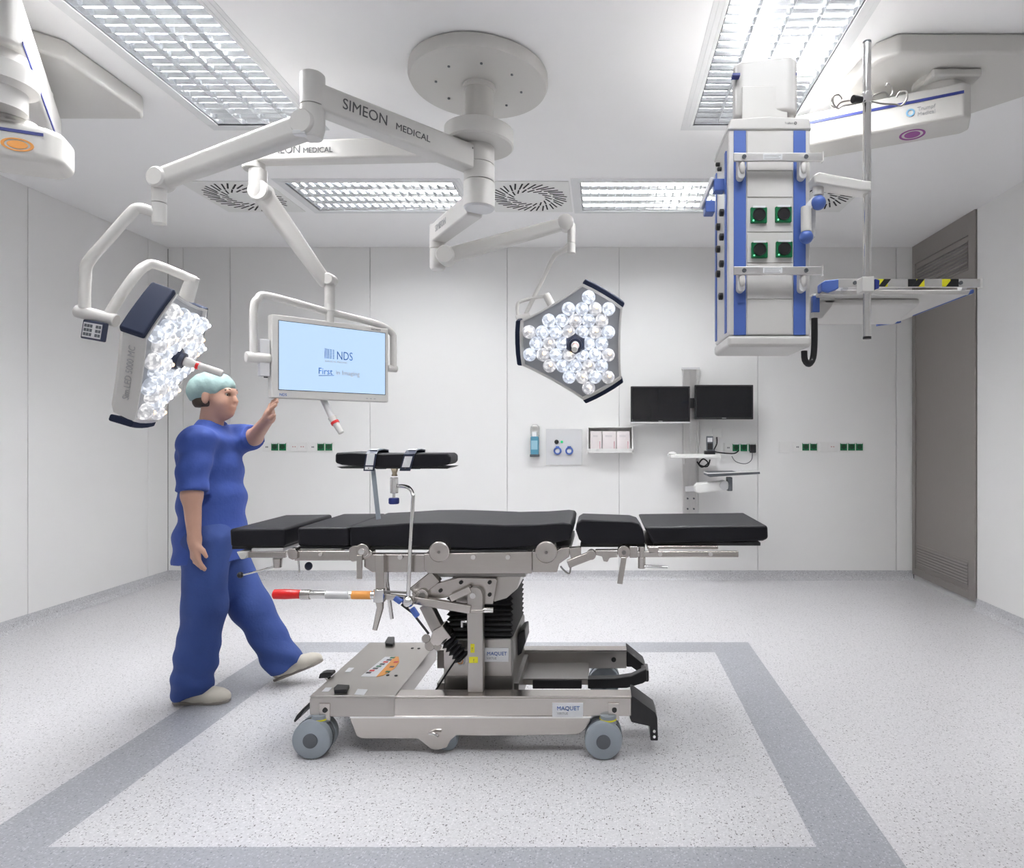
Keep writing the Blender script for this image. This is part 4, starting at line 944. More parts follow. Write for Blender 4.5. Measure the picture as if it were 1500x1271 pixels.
obj('blue_lever', MB().beam(W(578, 875, 2.65), W(588, 882, 2.65), .02, .022), M_blue, T, bevel=.005)
obj('clamp_hub', MB().sphere(W(598, 881, 2.66), .025, 18, 12), M_chrome, T)
obj('blue_lever', MB().beam(W(603, 890, 2.65), W(612, 903, 2.65), .02, .022), M_blue, T, bevel=.005)
obj('pivot_rod', MB().tube([W(588, 885, 2.65), W(604, 897, 2.65), W(628, 928, 2.66)], .0052, 10), M_blackp, T)

# ---- lift column
CF, CB = 2.80, 3.21
st('column_box', [(650, 935), (749, 935), (752, 940), (752, 1040), (650, 1040)], CF, CB, M_dsteel, bev=.006)
st('column_skirt', [(650, 938), (748, 936), (749, 990), (650, 990)], CF-.006, CF, M_steelv, bev=.002)
bl = MB()
zt_, zb_ = W(0, 850, CF).z, W(0, 935, CF).z
for k in range(11):
    z0 = zb_+(zt_-zb_)*k/11; z1 = zb_+(zt_-zb_)*(k+1)/11; zm = (z0+z1)/2; xa, xb = W(654, 0, CF).x, W(752, 0, CF).x; g = .014
    r = [[(xa+i, CF+i, z), (xb-i, CF+i, z), (xb-i, CB-.03-i, z), (xa+i, CB-.03-i, z)] for i, z in ((g, z0), (0, zm), (g, z1))]
    vs = [v for q in r for v in q]
    rib = MB().add(vs, [(0, 1, 2, 3), (8, 9, 10, 11)]+[(a+4*l, (a+1) % 4+4*l, (a+1) % 4+4*l+4, a+4*l+4) for l in (0, 1) for a in range(4)])
    obj('bellows_fold', rib, M_black, T, smooth=False)
st('column_head', [(668, 838), (760, 838), (764, 842), (758, 862), (742, 876), (722, 882), (668, 884)], CF-.02, CB, M_steelv, bev=.004)
st('column_head', rect(640, 770, 836, 845), CF-.04, CB-.02, M_dsteel)
st('head_plate', [(603, 869), (605, 864), (625, 858), (672, 846), (726, 847), (728, 850), (722, 885), (709, 885), (708, 870), (690, 868), (660, 874), (606, 884)], 2.735, 2.77, M_steel, bev=.003)
for px, py in ((645, 865), (675, 853), (717, 853), (717, 871)): obj('plate_screw', MB().cyl(W(px, py, 2.735), W(px, py, 2.727), .008, n=12), M_blackp, T)
obj('link_arm', MB().beam(W(640, 842, 2.75), W(608, 868, 2.75), .05, .06), M_steel, T, bevel=.006)
p = W(618, 872, 2.71); obj('hinge', MB().cyl(p, p+Vector((0, .05, 0)), .026), M_steel, T, bevel=.003); obj('hinge_screw', MB().cyl(p, p-Vector((0, .006, 0)), .012), M_dsteel, T)
obj('link_arm', MB().beam(W(607, 878, 2.70), W(690, 892, 2.70), .03, .032, .03, .036), M_steel, T, bevel=.004)
obj('link_arm', MB().beam(W(660, 876, 2.71), W(690, 862, 2.71), .03, .030), M_steel, T, bevel=.004)
pst = [(685, 1014), (684, 872), (686, 865), (691, 861), (698, 860.5), (704, 864), (707, 871), (707.5, 1014)]
st('guide_post', pst, 2.70, 2.745, M_steelv, bev=.004)
p = W(693, 872, 2.698); obj('hinge_screw', MB().cyl(p, p-Vector((0, .008, 0)), .012), M_chrome, T)
obj('cross_pin', MB().cyl(W(706, 893.5, 2.72), W(723, 893.5, 2.72), .012), M_chrome, T, bevel=.002)
st('post_band', rect(684, 708, 893, 898), 2.694, 2.70, M_steel)
obj('stop_pin', MB().tube([W(684, 910, 2.71), W(677, 910, 2.71), W(677, 918, 2.71)], .007, 10), M_chrome, T)
st('yellow_label', rect(689, 695, 943, 956), 2.697, 2.70, M_yellow)
st('yellow_label', rect(687, 700, 962, 971), 2.697, 2.70, M_yellow)
for a, b in ((692, 949.5), (694, 966.5)): text('lettering', '!', .020, FRONT(W(a-1, b+3.2, 2.6955)), M_ink, T)
lb = st('name_label', rect(708, 745, 949, 969), CF-.010, CF-.006, M_label, bev=0)
text('lettering', 'MAQUET', .0215, FRONT(W(713, 959.5, CF-.0105)), M_inkb, lb)
text('lettering', 'VIRTUE', .013, FRONT(W(713, 965.5, CF-.0105)), M_inkl, lb)
disc_mark(W(674.5, 968.5, CF-.008), (1, 0, 0), (0, 0, 1), .020, M_label, T)
ring_mark(W(674.5, 968.5, CF-.0098), (1, 0, 0), (0, 0, 1), .012, .009, M_orange, T, 'warning_mark')
obj('warning_bar', MB().beam(W(671.5, 965.5, CF-.0105), W(677.5, 971.5, CF-.0105), .001, .003, up=(0, 1, 0)), M_orange, T)
st('side_socket', [(757, 933), (762, 925), (769, 922), (770, 940), (764, 957), (757, 962)], 2.95, 3.1, M_blackp, bev=.006)
# damper strut with boot
obj('strut_tube', MB().beam(W(624, 884, 2.74), W(644, 924, 2.74), .05, .05), M_steelv, T, bevel=.004)
st('strut_block', [(634, 923), (648, 916), (661, 934), (648, 944), (636, 948), (629, 940)], 2.70, 2.78, M_steel, bev=.004)
for q in range(3): obj('strut_bolt', MB().cyl(W((624, 630, 641)[q], (935, 945, 947)[q], 2.70), W((624, 630, 641)[q], (935, 945, 947)[q], 2.75), (.018, .022, .016)[q]), M_steel, T, bevel=.003)
for q in range(6):
    a = W(651+4.6*q, 933+5.2*q, 2.73); b = W(651+4.6*(q+1), 933+5.2*(q+1), 2.73)
    obj('boot_fold', MB().lathe([(.022, 0), (.036, (b-a).length*.5), (.022, (b-a).length)], a, b-a, 16), M_black, T)

# ---- base
BF, BB = 2.665, 3.34
ztop = W(0, 1019, BF).z
st('base_beam', [(577, 1022), (925, 1022), (925, 1049), (575, 1049)], BF, BF+.065, M_steel, bev=.004)
st('base_beam_top', [(577, 1019.5), (925, 1019.5), (925, 1022.5), (577, 1022.5)], BF-.003, BF+.068, M_steel, bev=.002)
pf = MB().pp([(455, 1021), (578, 1021), (578, 1050), (458, 1050), (453, 1046), (453, 1024)], BF-.004, BB)
obj('platform', pf, M_steelv, T, bevel=.005)
tp = W(455, 1020.5, BF-.006); tq = W(578, 1020.5, BF-.006)
obj('platform_cover', MB().box(tp.x-.002, tq.x+.002, BF-.008, BB, tp.z-.004, tp.z+.006), M_steelv, T, bevel=.003)
st('lower_shell', [(512, 1053), (516, 1050), (864, 1050), (866, 1056), (858, 1068), (846, 1076), (700, 1078), (668, 1077), (660, 1084), (654, 1095), (640, 1099), (631, 1097), (612, 1082), (530, 1082), (522, 1078)], BF+.004, BF+.14, M_steel, bev=.004)
st('lower_shell', rect(512, 860, 1053, 1078), BF+.45, BF+.60, M_steel, bev=.004)
st('lower_seam', rect(512, 866, 1049, 1052), BF-.002, BF+.14, M_chrome, bev=.001)
zc = ztop
st('cross_beam', rect(640, 760, 1000, 1040), CF+.02, CB-.02, M_dsteel)
# far beam with bumper loop, seen behind the column
FB = 3.20
st('base_beam', rect(640, 918, 954, 979), FB, FB+.06, M_steelv, bev=.004)
st('base_beam_top', rect(640, 918, 952, 954.5), FB-.003, FB+.06, M_steel, bev=.001)
st('foot_plate', rect(745, 862, 995, 1003), 2.98, 3.14, M_steelv, bev=.002)
st('foot_plate_edge', [(760, 993.5), (862, 993.5), (862, 996), (760, 996)], 2.97, 3.18, M_dsteel)
st('battery_box', rect(780, 852, 996, 1009), 2.965, 3.10, M_blackp, bev=.004)
st('bumper', [(918, 953), (922, 956), (944, 974), (947, 982), (935, 984), (925, 977), (918, 977)], 3.20, 3.33, M_blackp, bev=.005)
st('bumper', [(861, 994), (900, 993.5), (925, 990), (940, 983), (947, 980), (948, 997), (942, 1001), (918, 1008), (861, 1009)], 2.955, 3.0, M_blackp, bev=.005)
obj('bumper', MB().beam(W(945, 990, 2.98), W(944, 979, 3.26), .035, .05), M_blackp, T, bevel=.006)
st('bumper', [(925, 1020), (929, 1021), (960, 1044), (963, 1052), (964, 1085), (953, 1085), (952, 1064), (925, 1058), (922, 1050), (925, 1048)], BF-.004, BF+.13, M_blackp, bev=.004)
for q in (1071, 1079): obj('bumper_screw', MB().cyl(W(958.5, q, BF-.004), W(958.5, q, BF-.009), .006, n=10), M_chrome, T)
obj('beam_plug', MB().cyl(W(899, 966, FB), W(899, 966, FB-.006), .012, n=16), M_blackp, T)
lb = st('name_label', rect(809, 854, 1029.5, 1050), BF-.003, BF, M_label, bev=0)
text('lettering', 'MAQUET', .0235, FRONT(W(815.5, 1040, BF-.0035)), M_inkb, lb)
text('lettering', 'VIRTUE', .014, FRONT(W(816, 1046.5, BF-.0035)), M_inkl, lb)
# feet of the four casters
def caster(px, py, d, r, far=False, twin=True):
    c = W(px, py, d); c.z = r
    cs = obj('caster_fork', MB().cyl((c.x+.02, c.y+.05, r*.9), (c.x+.02, c.y+.05, .17), .035), M_grey, T)
    for k in ((0, .062) if twin else (0,)):
        wv = obj('wheel', MB().lathe([(r*.86, 0), (r*.97, .005), (r, .012), (r, .030), (r*.97, .036), (r*.5, .038)], (c.x, c.y+k, r), (0, 1, 0), 44), M_grey, cs)
        obj('hub_cap', MB().cyl((c.x, c.y+k, r), (c.x, c.y+k-.003, r), r*.38, n=28), M_dgrey, cs)
    obj('caster_cap', MB().lathe([(r*1.02, .036), (r*.96, .062)], (c.x, c.y, r), (0, 1, 0), 36), M_dgrey, cs)
    obj('yellow_ring', MB().cyl((c.x+.02, c.y+.05, .150), (c.x+.02, c.y+.05, .156), .0365), M_yellow, cs)
caster(454.5, 1082, 2.625, .079); caster(884, 1085, 2.62, .077); caster(885, 997, 3.24, .079); caster(520, 990, 3.24, .079)
for px in (475, 899):
    st('caster_plate', rect(px-8, px+8, 1030, 1056), BF-.008, BF, M_steel, bev=.002)
    obj('plate_screw', MB().cyl(W(px+1, 1040, BF-.008), W(px+1, 1040, BF-.013), .010, n=14), M_blackp, T)
c = W(655, 1087, 2.70); obj('small_wheel', MB().lathe([(.038, 0), (.042, .004), (.042, .03), (.038, .034)], (c.x, 2.70, .042), (0, 1, 0), 32), M_grey, T)
obj('lock_key', MB().tube([W(629, 1074, BF), W(634, 1074, BF-.01), W(642, 1078, BF-.02)], .006, 8), M_chrome, T)
# things printed and mounted on the platform
zp = tp.z+.006
def onp(px, py): d = (HC-zp)*F/(py-VY); q = W(px, py, d); return Vector((q.x, q.y, zp))
def plat(name, pix, m, h=.0012, bev=0): q = [onp(*v) for v in pix]; return obj(name, MB().prism(q, (0, 0, h)), m, T, bevel=bev)
plat('foot_button', [(564, 943), (568, 936), (578, 936), (578, 944), (575, 947), (565, 946)], M_blackp, .014, .003)
plat('foot_button', [(489, 1012), (494, 1007), (512, 1008), (508, 1015), (490, 1016)], M_blackp, .016, .003)
st('foot_pedal', [(466, 994), (468, 987), (474, 985), (486, 985), (487, 989), (480, 993)], 2.86, 2.90, M_blackp, bev=.004)
obj('pedal_arm', MB().beam(W(478, 990, 2.88), W(492, 1005, 2.86), .02, .012), M_steel, T)
plat('instruction_label', [(528, 991), (552, 991), (584, 962), (564, 962)], M_label)
plat('orange_label', [(551, 991.5), (562, 989), (578, 979), (585, 970), (584, 962), (578, 962)], M_orange, .0018)
random.seed(3)
for q in range(8):
    t_ = (q+.5)/8; a = 533+t_*40; b = 988-t_*25
    plat('printed_mark', [(a, b), (a+7, b), (a+9, b-2), (a+2, b-2)], [M_ink, M_red, M_ink, M_green][q % 4], .0022)
for q in range(3):
    a = 564+q*6; b = 985-q*7; plat('printed_mark', [(a, b), (a+6, b), (a+8, b-2), (a+2, b-2)], [M_green, M_ink, M_red][q], .0026)
plat('white_label', [(505, 984), (513, 984), (519, 978), (511, 978)], M_label)
plat('white_label', [(471, 1013), (481, 1013), (487, 1007), (477, 1007)], M_label)
plat('white_label', [(519, 1017), (533, 1018), (539, 1010), (524, 1009)], M_label)
for a, b in ((604, 949.5), (613.5, 949.8), (568, 989), (580, 989.6)):
    p = onp(a, b); obj('plate_screw', MB().cyl(p, p+Vector((0, 0, .003)), .007, n=12), M_blackp, T)
st('end_pedal', [(430, 1056), (434, 1048), (444, 1037), (446, 1040), (440, 1050), (432, 1058)], 2.80, 2.98, M_blackp, bev=.002)
obj('power_cable', MB().tube([W(668, 966, 2.72), W(655, 985, 2.78), W(640, 1008, 2.80), W(630, 1022, 2.82)], .004, 8, 3), M_black, T)

# ---- arm rest on a bent rod
AR = thing('arm_rest', 'raised black arm rest with two white-labelled straps on a bent rod', 'arm rest', tuple(W(598, 868, 2.67)))
dA = 2.70
obj('pad', MB().pp([(490.5, 665), (493, 663), (512, 662), (560, 664), (620, 663.5), (655, 664), (660, 667), (660, 677), (656, 680), (640, 684), (560, 685), (500, 681), (490.5, 678)], dA, dA+.145), M_pad, AR, bevel=.010, seg=4)
obj('pad_plate', MB().pp([(493, 683.5), (662, 683.5), (655, 686.5), (500, 686)], dA+.005, dA+.135), M_blackp, AR, bevel=.001)
for cx_ in (541, 594):
    q = 9 if cx_ < 560 else 6
    loop = [(cx_-q, 663, dA-.010), (cx_-q-1, 688, dA-.010), (cx_-q, 688, dA+.155), (cx_-q+22, 660, dA+.155)]
    sw = .045
    Xc = W(cx_, 0, dA).x; zt1 = W(0, 660.5, dA).z; zt0 = W(0, 687.5, dA).z
    pts = [(dA-.006, zt0-.002), (dA-.007, zt1-.012), (dA+.010, zt1+.003), (dA+.075, zt1+.008), (dA+.14, zt1+.003), (dA+.152, zt1-.012), (dA+.151, zt0-.002)]
    inn = [(y+(.004 if y < dA+.07 else -.004), z-.004) for y, z in pts]
    sk = .022 if cx_ > 560 else .012
    slope = lambda z: sk*(z-zt0)/(zt1-zt0)
    vs = []; n = len(pts)
    for e_ in (-sw/2, sw/2):
        for L_ in (pts, inn): vs += [(Xc+e_+slope(z), y, z) for y, z in L_]
    fs = []
    for i in range(n-1):
        fs += [(i, i+1, 2*n+i+1, 2*n+i), (n+i, n+i+1, 3*n+i+1, 3*n+i), (i, i+1, n+i+1, n+i), (2*n+i, 2*n+i+1, 3*n+i+1, 3*n+i)]
    sp_ = obj('strap', MB().add(vs, fs), M_navy, AR)
    def lab_(z0, z1): 
        return MB().prism([(Xc-.016+slope(z0), dA-.0085, z0), (Xc+.016+slope(z0), dA-.0085, z0), (Xc+.016+slope(z1), dA-.0085, z1), (Xc-.016+slope(z1), dA-.0085, z1)], (0, .002, 0))
    if cx_ < 560:
        obj('strap_label', lab_(zt0+.018, zt1-.010), M_label, sp_); obj('strap_label', lab_(zt0, zt0+.012), M_label, sp_)
        obj('strap_label', MB().prism([(Xc-.016+sk, dA+.008, zt1+.0045), (Xc+.016+sk, dA+.008, zt1+.0045), (Xc+.016+sk, dA+.045, zt1+.0075), (Xc-.016+sk, dA+.045, zt1+.0075)], (0, 0, .001)), M_label, sp_)
    else:
        obj('strap_label', lab_(zt0+.010, zt1-.022), M_label, sp_)
        obj('strap_label', MB().prism([(Xc-.016+sk, dA+.008, zt1+.0045), (Xc+.016+sk, dA+.008, zt1+.0045), (Xc+.016+sk, dA+.045, zt1+.0075), (Xc-.016+sk, dA+.045, zt1+.0075)], (0, 0, .001)), M_label, sp_)
    obj('strap_mark', MB().cyl((Xc+slope(zt0+.004), dA-.007, zt0+.006), (Xc+slope(zt0+.004), dA-.0098, zt0+.006), .0025, n=8), M_ink, sp_)
M_web = mat('grey_webbing', (.30, .34, .38), .7, noise=.05)
obj('hanging_strap', MB().prism([W(543, 687, dA+.02), W(549.5, 687, dA+.02), W(557.5, 760, dA+.02), W(551, 761, dA+.02)], (0, .003, 0)), M_web, AR)
obj('swivel_stem', MB().lathe([(.016, 0), (.010, .02), (.013, .032)], W(578, 686, dA+.05), (0, 0, -1), 20), mat('brass_tint', (.62, .53, .40), .25, 1), AR)
obj('swivel_block', MB().cyl(W(577.5, 699, dA+.05), W(577.5, 722, dA+.05), .0175, n=24), M_chrome, AR, bevel=.003)
obj('blue_knob', MB().lathe([(.020, 0), (.022, .004), (.022, .022), (.019, .026)], W(577, 729, dA+.05), (0, 0, -1), 14), M_dblue, AR)
obj('knob_stem', MB().cyl(W(577, 721, dA+.05), W(577, 730, dA+.05), .006), M_chrome, AR)
obj('bent_rod', MB().tube([W(580, 711.5, dA+.05), W(592, 711.8, dA+.04), W(600, 715, dA+.02), W(604.5, 723, dA), W(605, 735, dA-.01), W(601, 800, dA-.04), W(598, 872, dA-.04)], .0082, 14, 4), M_chrome, AR)
# ------------------------------------------------------------------ person (smooth distance field turned into one surface)
class Field:
    def __init__(s, lo, hi, h):
        s.h = h; s.lo = np.array(lo, float); s.n = np.ceil((np.array(hi)-s.lo)/h).astype(int)+1
        s.D = np.full(s.n, 1.0, np.float32)
    def _blk(s, lo, hi):
        a = np.clip(np.floor((np.array(lo)-s.lo)/s.h).astype(int), 0, s.n); b = np.clip(np.ceil((np.array(hi)-s.lo)/s.h).astype(int)+1, 0, s.n)
        sl = tuple(slice(x, y) for x, y in zip(a, b))
        g = np.meshgrid(*[s.lo[i]+s.h*np.arange(a[i], b[i]) for i in range(3)], indexing='ij')
        return sl, g
    def _mix(s, sl, d, k, cut=False):
        D = s.D[sl]
        if cut: s.D[sl] = np.maximum(D, -d); return
        hh = np.clip(.5+.5*(D-d)/k, 0, 1); s.D[sl] = D*(1-hh)+d*hh-k*hh*(1-hh)
    def cone(s, a, b, ra, rb, k=.03, flat=None):
        a = np.array(a); b = np.array(b); m = max(ra, rb)+.09
        sl, (x, y, z) = s._blk(np.minimum(a, b)-m, np.maximum(a, b)+m); ab = b-a
        t = np.clip(((x-a[0])*ab[0]+(y-a[1])*ab[1]+(z-a[2])*ab[2])/max(ab@ab, 1e-9), 0, 1)
        dx, dy, dz = x-a[0]-t*ab[0], y-a[1]-t*ab[1], z-a[2]-t*ab[2]
        if flat: dx, dy, dz = dx*flat[0], dy*flat[1], dz*flat[2]
        s._mix(sl, np.sqrt(dx*dx+dy*dy+dz*dz)-(ra+(rb-ra)*t), k)
    def ell(s, c, r, k=.03, cut=False, R=None):
        m = max(r)+.09; sl, (x, y, z) = s._blk(np.array(c)-m, np.array(c)+m)
        x, y, z = x-c[0], y-c[1], z-c[2]
        if R is not None: x, y, z = [R[0][i]*x+R[1][i]*y+R[2][i]*z for i in range(3)]
        q = np.sqrt((x/r[0])**2+(y/r[1])**2+(z/r[2])**2)+1e-6; g = np.sqrt((x/r[0]**2)**2+(y/r[1]**2)**2+(z/r[2]**2)**2)+1e-6
        s._mix(sl, q*(q-1)/g, k, cut)
    def below(s, z, lo=(-9, -9, -9), hi=(9, 9, 9)):       # cut away everything under a height
        sl, (X, Y, Z) = s._blk(np.maximum(lo, s.lo), np.minimum(hi, s.lo+s.h*s.n)); s.D[sl] = np.maximum(s.D[sl], z-Z)
    def wrinkle(s, fn):
        sl, g = s._blk(s.lo, s.lo+s.h*s.n); s.D[sl] = s.D[sl]+fn(*g)
    def mesh(s, name):
        D = s.D; I = D < 0; nx, ny, nz = D.shape
        cnt = np.zeros((nx-1, ny-1, nz-1), np.int8)
        for i in (0, 1):
            for j in (0, 1):
                for k in (0, 1): cnt += I[i:nx-1+i, j:ny-1+j, k:nz-1+k]
        mix = (cnt > 0) & (cnt < 8); C = np.argwhere(mix); idx = np.full(mix.shape, -1, np.int64); idx[mix] = np.arange(len(C))
        P = np.zeros((len(C), 3)); w_ = np.zeros(len(C))
        cor = [np.array((i, j, k)) for i in (0, 1) for j in (0, 1) for k in (0, 1)]
        for a in cor:
            for ax in range(3):
                if a[ax]: continue
                b = a.copy(); b[ax] = 1
                da = D[tuple((C+a).T)]; db = D[tuple((C+b).T)]; cr = (da < 0) != (db < 0)
                t = np.where(cr, da/np.where(cr, da-db, 1), 0)
                P += np.where(cr[:, None], a+(b-a)*t[:, None], 0); w_ += cr
        V = s.lo+s.h*(C+P/np.maximum(w_, 1)[:, None]); Fs = []
        for ax in range(3):
            o = [q for q in range(3) if q != ax]; sl0 = [slice(None)]*3; sl1 = [slice(None)]*3; sl0[ax] = slice(0, -1); sl1[ax] = slice(1, None)
            ch = np.argwhere(I[tuple(sl0)] != I[tuple(sl1)]); ch = ch[(ch[:, o[0]] > 0) & (ch[:, o[1]] > 0) & (ch[:, o[0]] < D.shape[o[0]]-1) & (ch[:, o[1]] < D.shape[o[1]]-1)]
            q = []
            for u, v in ((-1, -1), (0, -1), (0, 0), (-1, 0)):
                c_ = ch.copy(); c_[:, o[0]] += u; c_[:, o[1]] += v; q.append(idx[tuple(c_.T)])
            Fs.append(np.stack(q, 1))
        Fs = np.concatenate(Fs); m = MB(); m.v = [Vector(v) for v in V]; m.f = [tuple(int(i) for i in f) for f in Fs if f.min() >= 0]
        me = m.mesh(name, False); me.shade_smooth(); return me

M_skin = mat('skin', (.56, .33, .245), .5, noise=.04, nscale=25)
M_scrub = mat('blue_scrub_cloth', (.040, .085, .36), .75, noise=.07, nscale=14, bump=.35, bscale=26)
M_trou = mat('blue_trouser_cloth', (.034, .072, .27), .75, noise=.07, nscale=14, bump=.35, bscale=24)
M_cap = mat('teal_cap_cloth', (.33, .47, .46), .75, noise=.06, nscale=30, bump=.3, bscale=60)
M_shoe = mat('cream_shoe', (.62, .58, .50), .5, noise=.03)
M_sole = mat('shoe_sole', (.30, .27, .24), .6)

n3 = lambda v: np.array(v, float)
hipC = n3(W(310, 785, 3.30))
hd = n3(W(316, 580, 3.29))                             # head centre
sR, eR, wR = n3(W(287, 645, 3.10)), n3(W(281, 725, 3.04)), n3(W(285, 790, 3.06))
sL_, eL, wL = n3(W(326, 645, 3.46)), n3(W(372, 640, 3.38)), n3(W(394, 612, 3.23))
hR, kR, aR = n3(W(302, 790, 3.20)), n3(W(300, 890, 3.19)), n3(W(281, 1003, 3.19))
hL, kL, aL = n3(W(316, 790, 3.40)), n3(W(368, 890, 3.41)), n3(W(419, 974, 3.44))
chest = n3(W(308, 668, 3.29)); waist = n3(W(312, 735, 3.30))
neck0 = n3(W(308, 622, 3.29))
PE = thing('person', 'person in blue scrubs and teal cap striding past, one hand raised to the monitor', 'person', (hipC[0], 3.3, 0))
lo = (-2.35, 2.80, -.01); hi = (-1.35, 3.70, 1.72)
def hand(f, w, d, pn, curl, thumb_side, L=.085, k=.008):
    # w wrist, d pointing direction, pn palm normal (fingers bend towards it)
    d = d/np.linalg.norm(d); pn = pn-d*(pn@d); pn = pn/np.linalg.norm(pn); sd = np.cross(d, pn)*thumb_side
    f.cone(w, w+d*.03, .024, .026, .02)
    for q in (-1.4, -.5, .5, 1.4): f.cone(w+d*.018+sd*q*.012, w+d*L+sd*q*.0175, .015, .0125, .014)
    for q, ln in ((1.4, .066), (.5, .075), (-.5, .070), (-1.4, .054)):
        b = w+d*L+sd*q*.0185; d1 = d*math.cos(curl)+pn*math.sin(curl); d2 = d*math.cos(curl*2.2)+pn*math.sin(curl*2.2)
        b1 = b+d1*ln*.5; f.cone(b, b1, .0098, .0090, .004); f.cone(b1, b1+d2*ln*.5, .0090, .0074, .004)
    tb = w+d*.028+sd*.024; t1 = tb+(d*.7+sd*.6+pn*.35)*.036; f.cone(tb, t1, .015, .0115, .008); f.cone(t1, t1+(d*.9+sd*.15+pn*.35)*.034, .0115, .0085, .005)
B = Field(lo, hi, .0055)
# trunk and legs (under the clothes), arms, hands, head: one surface
B.cone(hipC, waist, .10, .09, .05); B.cone(waist, chest, .09, .11, .05)
B.cone(n3(sR)*.75+n3(chest)*.25, n3(sL_)*.75+n3(chest)*.25, .055, .055, .05)
B.cone(hR, kR, .07, .05); B.cone(kR, aR, .048, .032); B.cone(hL, kL, .07, .05); B.cone(kL, aL, .048, .032)
B.cone(aR, aR+n3((.09, 0, -.045)), .034, .028); B.cone(aL, aL+n3((.09, 0, .02)), .034, .028)
B.cone(sR, eR, .050, .041); B.cone(eR, wR, .041, .028); B.cone(sL_, eL, .048, .040); B.cone(eL, wL, .040, .027)
hand(B, wR, n3((.06, .0, -1)), n3((.5, .75, 0)), .28, 1)
tgt = n3(W(403, 594, 3.165)); hand(B, wL, n3((.42, -.62, .62)), n3((.55, .55, -.35)), .22, -1, L=.070)
B.cone(neck0-n3((0, 0, .04)), hd+n3((-.012, 0, -.05)), .058, .052, .03)
B.ell(hd+n3((-.008, 0, .025)), (.096, .076, .090), .02)      # skull
B.ell(hd+n3((.036, 0, -.035)), (.058, .055, .075), .03)      # face
B.cone(hd+n3((.050, 0, -.092)), hd+n3((.066, 0, -.088)), .026, .022, .03)  # chin
B.cone(hd+n3((.088, 0, .008)), hd+n3((.106, 0, -.028)), .008, .0105, .014)  # nose
B.cone(hd+n3((.078, -.036, .022)), hd+n3((.078, .036, .022)), .014, .014, .02)  # brow
B.ell(hd+n3((.088, 0, -.056)), (.012, .024, .006), .010); B.ell(hd+n3((.086, 0, -.067)), (.012, .021, .007), .010)
for s_ in (-1, 1):
    B.ell(hd+n3((.078, s_*.033, .004)), (.016, .017, .012), .01, cut=True)
    B.ell(hd+n3((-.006, s_*.078, -.012)), (.019, .010, .032), .008)
    B.ell(hd+n3((.055, s_*.040, -.030)), (.030, .022, .026), .03)
bo = link('body', B.mesh('body'), M_skin, PE)
M_eye = mat('eye_white', (.75, .73, .70), .25); M_iris = mat('iris', (.05, .035, .02), .3); M_hair = mat('brown_hair', (.06, .04, .028), .7, noise=.3, nscale=90, bump=.5, bscale=120)
for s_ in (-1, 1):
    e = hd+n3((.070, s_*.033, .004)); ey = obj('eye', MB().sphere(e, .0125, 14, 10), M_eye, bo)
    obj('pupil', MB().sphere(e+n3((.0085, s_*.002, 0)), .0056, 10, 8), M_iris, bo)
    obj('eyebrow', MB().tube([hd+n3((.090, s_*.014, .026)), hd+n3((.088, s_*.034, .032)), hd+n3((.076, s_*.052, .027))], .0042, 8), M_hair, bo)
Hh = Field(hd-.16, hd+.16, .006)
Hh.ell(hd+n3((-.035, 0, -.030)), (.072, .078, .050), .02); Hh.ell(hd+n3((.075, 0, -.05)), (.07, .2, .085), .01, cut=True); Hh.ell(hd+n3((.0, 0, -.10)), (.2, .2, .045), .01, cut=True)
link('hair', Hh.mesh('hair'), M_hair, PE)
Cp = Field(hd-.2, hd+.2, .006)
Cp.ell(hd+n3((-.016, 0, .045)), (.108, .088, .082), .02); Cp.ell(hd+n3((-.065, 0, .020)), (.068, .080, .072), .03)
Cp.ell(hd+n3((.105, 0, -.035)), (.085, .2, .075), .01, cut=True); Cp.ell(hd+n3((0, 0, -.105)), (.3, .3, .085), .01, cut=True)
Cp.wrinkle(lambda x, y, z: .0016*np.sin(120*(x+.5*y))*np.sin(70*z))
link('surgical_cap', Cp.mesh('cap'), M_cap, PE)
# scrub shirt
Sh = Field((-2.35, 2.85, .58), (-1.45, 3.70, 1.50), .0065)
fl_ = (1.0, .72, 1.0)
Sh.cone(chest, waist, .132, .128, .05, fl_); Sh.cone(waist, hipC-n3((0, 0, .02)), .128, .142, .05, fl_)
Sh.cone(hipC, hipC-n3((0, 0, .10)), .143, .150, .04, fl_)
Sh.cone(n3(sR)*.92+n3(chest)*.08, n3(sL_)*.92+n3(chest)*.08, .078, .078, .06)
Sh.cone(neck0-n3((.0, 0, .02)), chest, .070, .11, .05)
eR2 = sR+(eR-sR)*.86; Sh.cone(sR, eR2, .070, .070, .04)
eL2 = sL_+(eL-sL_)*.90; Sh.cone(sL_, eL2, .074, .072, .04)
Sh.below(hipC[2]-.115)
def cutplane(f, p, n, R=.14):
    sl, (x, y, z) = f._blk(p-R, p+R); n = n/np.linalg.norm(n); f.D[sl] = np.maximum(f.D[sl], np.where((x-p[0])**2+(y-p[1])**2+(z-p[2])**2 < R*R, (x-p[0])*n[0]+(y-p[1])*n[1]+(z-p[2])*n[2], -1))
cutplane(Sh, eR2+(eR2-sR)/np.linalg.norm(eR2-sR)*.02, eR2-sR, .11); cutplane(Sh, eL2+(eL2-sL_)/np.linalg.norm(eL2-sL_)*.02, eL2-sL_, .10)
Sh.ell(neck0+n3((.03, 0, .045)), (.075, .066, .06), .01, cut=True)
Sh.wrinkle(lambda x, y, z: .0045*np.sin(26*z+9*x+5*y)*np.sin(14*x-17*z+3)+.003*np.sin(48*z-22*x+8*y))
shirt = link('scrub_shirt', Sh.mesh('shirt'), M_scrub, PE)
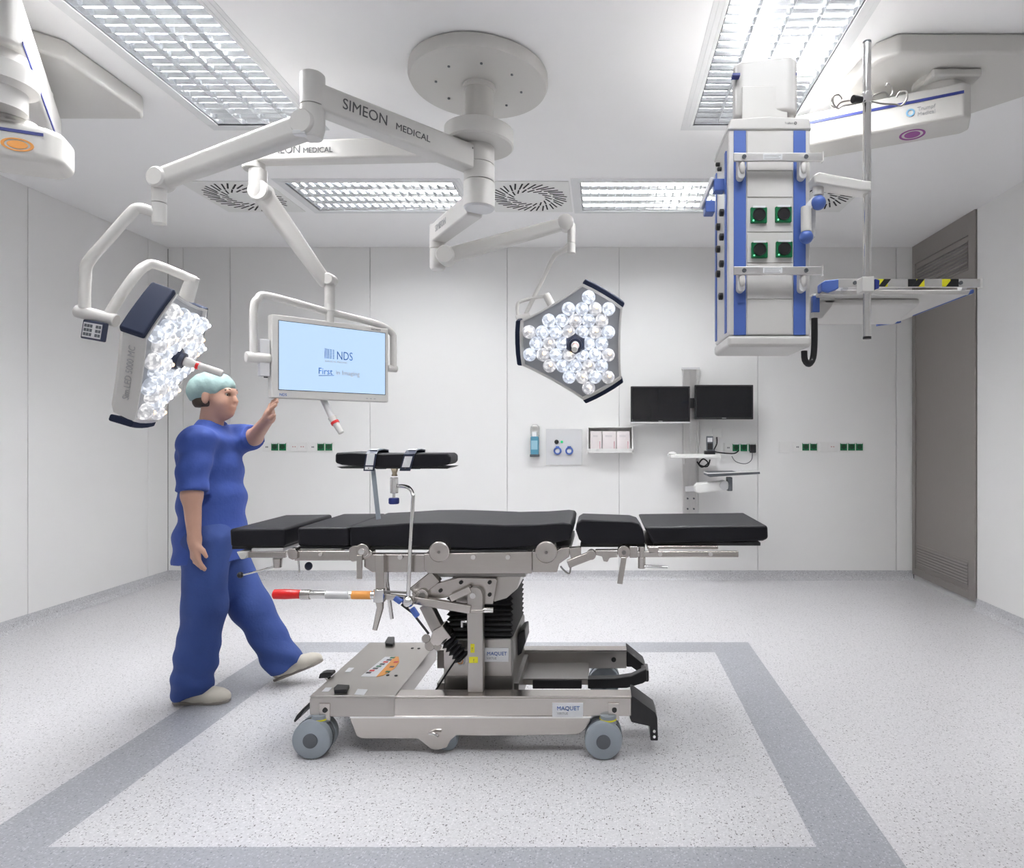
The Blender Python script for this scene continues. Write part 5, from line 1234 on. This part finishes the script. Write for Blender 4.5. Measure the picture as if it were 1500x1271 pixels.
# trousers
Tr = Field((-2.40, 2.95, .0), (-1.30, 3.70, .95), .0065)
Tr.cone(hipC+n3((0, 0, .05)), hipC-n3((0, 0, .04)), .125, .125, .05, fl_)
Tr.cone(hR, kR, .112, .096, .05); Tr.cone(kR, aR+n3((.0, 0, .0)), .096, .094, .04)
Tr.cone(hL, kL, .110, .094, .05); Tr.cone(kL, aL, .094, .088, .04)
cutplane(Tr, aR+n3((0, 0, -.045)), n3((.05, 0, -1)), .16); cutplane(Tr, aL+(aL-kL)*.03, aL-kL, .17)
def wr(x, y, z):
    low = np.clip((.42-z)/.3, 0, 1)
    return .0045*np.sin(22*x+13*z+6*y)*np.sin(9*z-16*x)+low*.006*np.sin(58*z+18*x+9*y)
Tr.wrinkle(wr)
link('scrub_trousers', Tr.mesh('trousers'), M_trou, PE)
# shoes
def shoe(heel, fwd, up, L=.285):
    fwd = fwd/np.linalg.norm(fwd); up = up-fwd*(up@fwd); up = up/np.linalg.norm(up)
    P = lambda a, b, s_=0: heel+fwd*a+up*b+np.cross(up, fwd)*s_
    f = Field(heel+np.minimum(fwd*L, 0)-.12, heel+np.maximum(fwd*L, 0)+.14, .006)
    f.cone(P(.045, .045), P(.12, .042), .042, .044, .02); f.cone(P(.12, .042), P(.215, .030), .044, .038, .03); f.cone(P(.19, .028, -.012), P(.245, .022, .004), .036, .026, .03)
    f.cone(P(.04, .055), P(.07, .075), .040, .036, .02)
    sl, (x, y, z) = f._blk(f.lo, f.lo+f.h*f.n); f.D[sl] = np.maximum(f.D[sl], .010-((x-heel[0])*up[0]+(y-heel[1])*up[1]+(z-heel[2])*up[2]))
    o = link('shoe', f.mesh('shoe'), M_shoe, PE)
    R = np.stack([fwd, np.cross(up, fwd), up]); pts = []
    for a, hw in ((0, .018), (.015, .033), (.06, .039), (.13, .040), (.19, .046), (.235, .042), (.262, .026), (.270, .012)): pts.append((a, hw))
    out = [P(a, .0, h_) for a, h_ in pts]+[P(a, .0, -h_) for a, h_ in reversed(pts)]
    obj('sole', MB().prism([Vector(q) for q in out], Vector(up*.014)), M_sole, o, bevel=.003)
shoe(n3((W(255, 1028, 3.19).x, 3.19, .001)), n3((1, .05, 0)), n3((0, 0, 1)))
hl = W(403, 999, 3.44); shoe(n3((hl.x, 3.44, .012)), n3((1, .06, .40)), n3((-.4, 0, 1)))
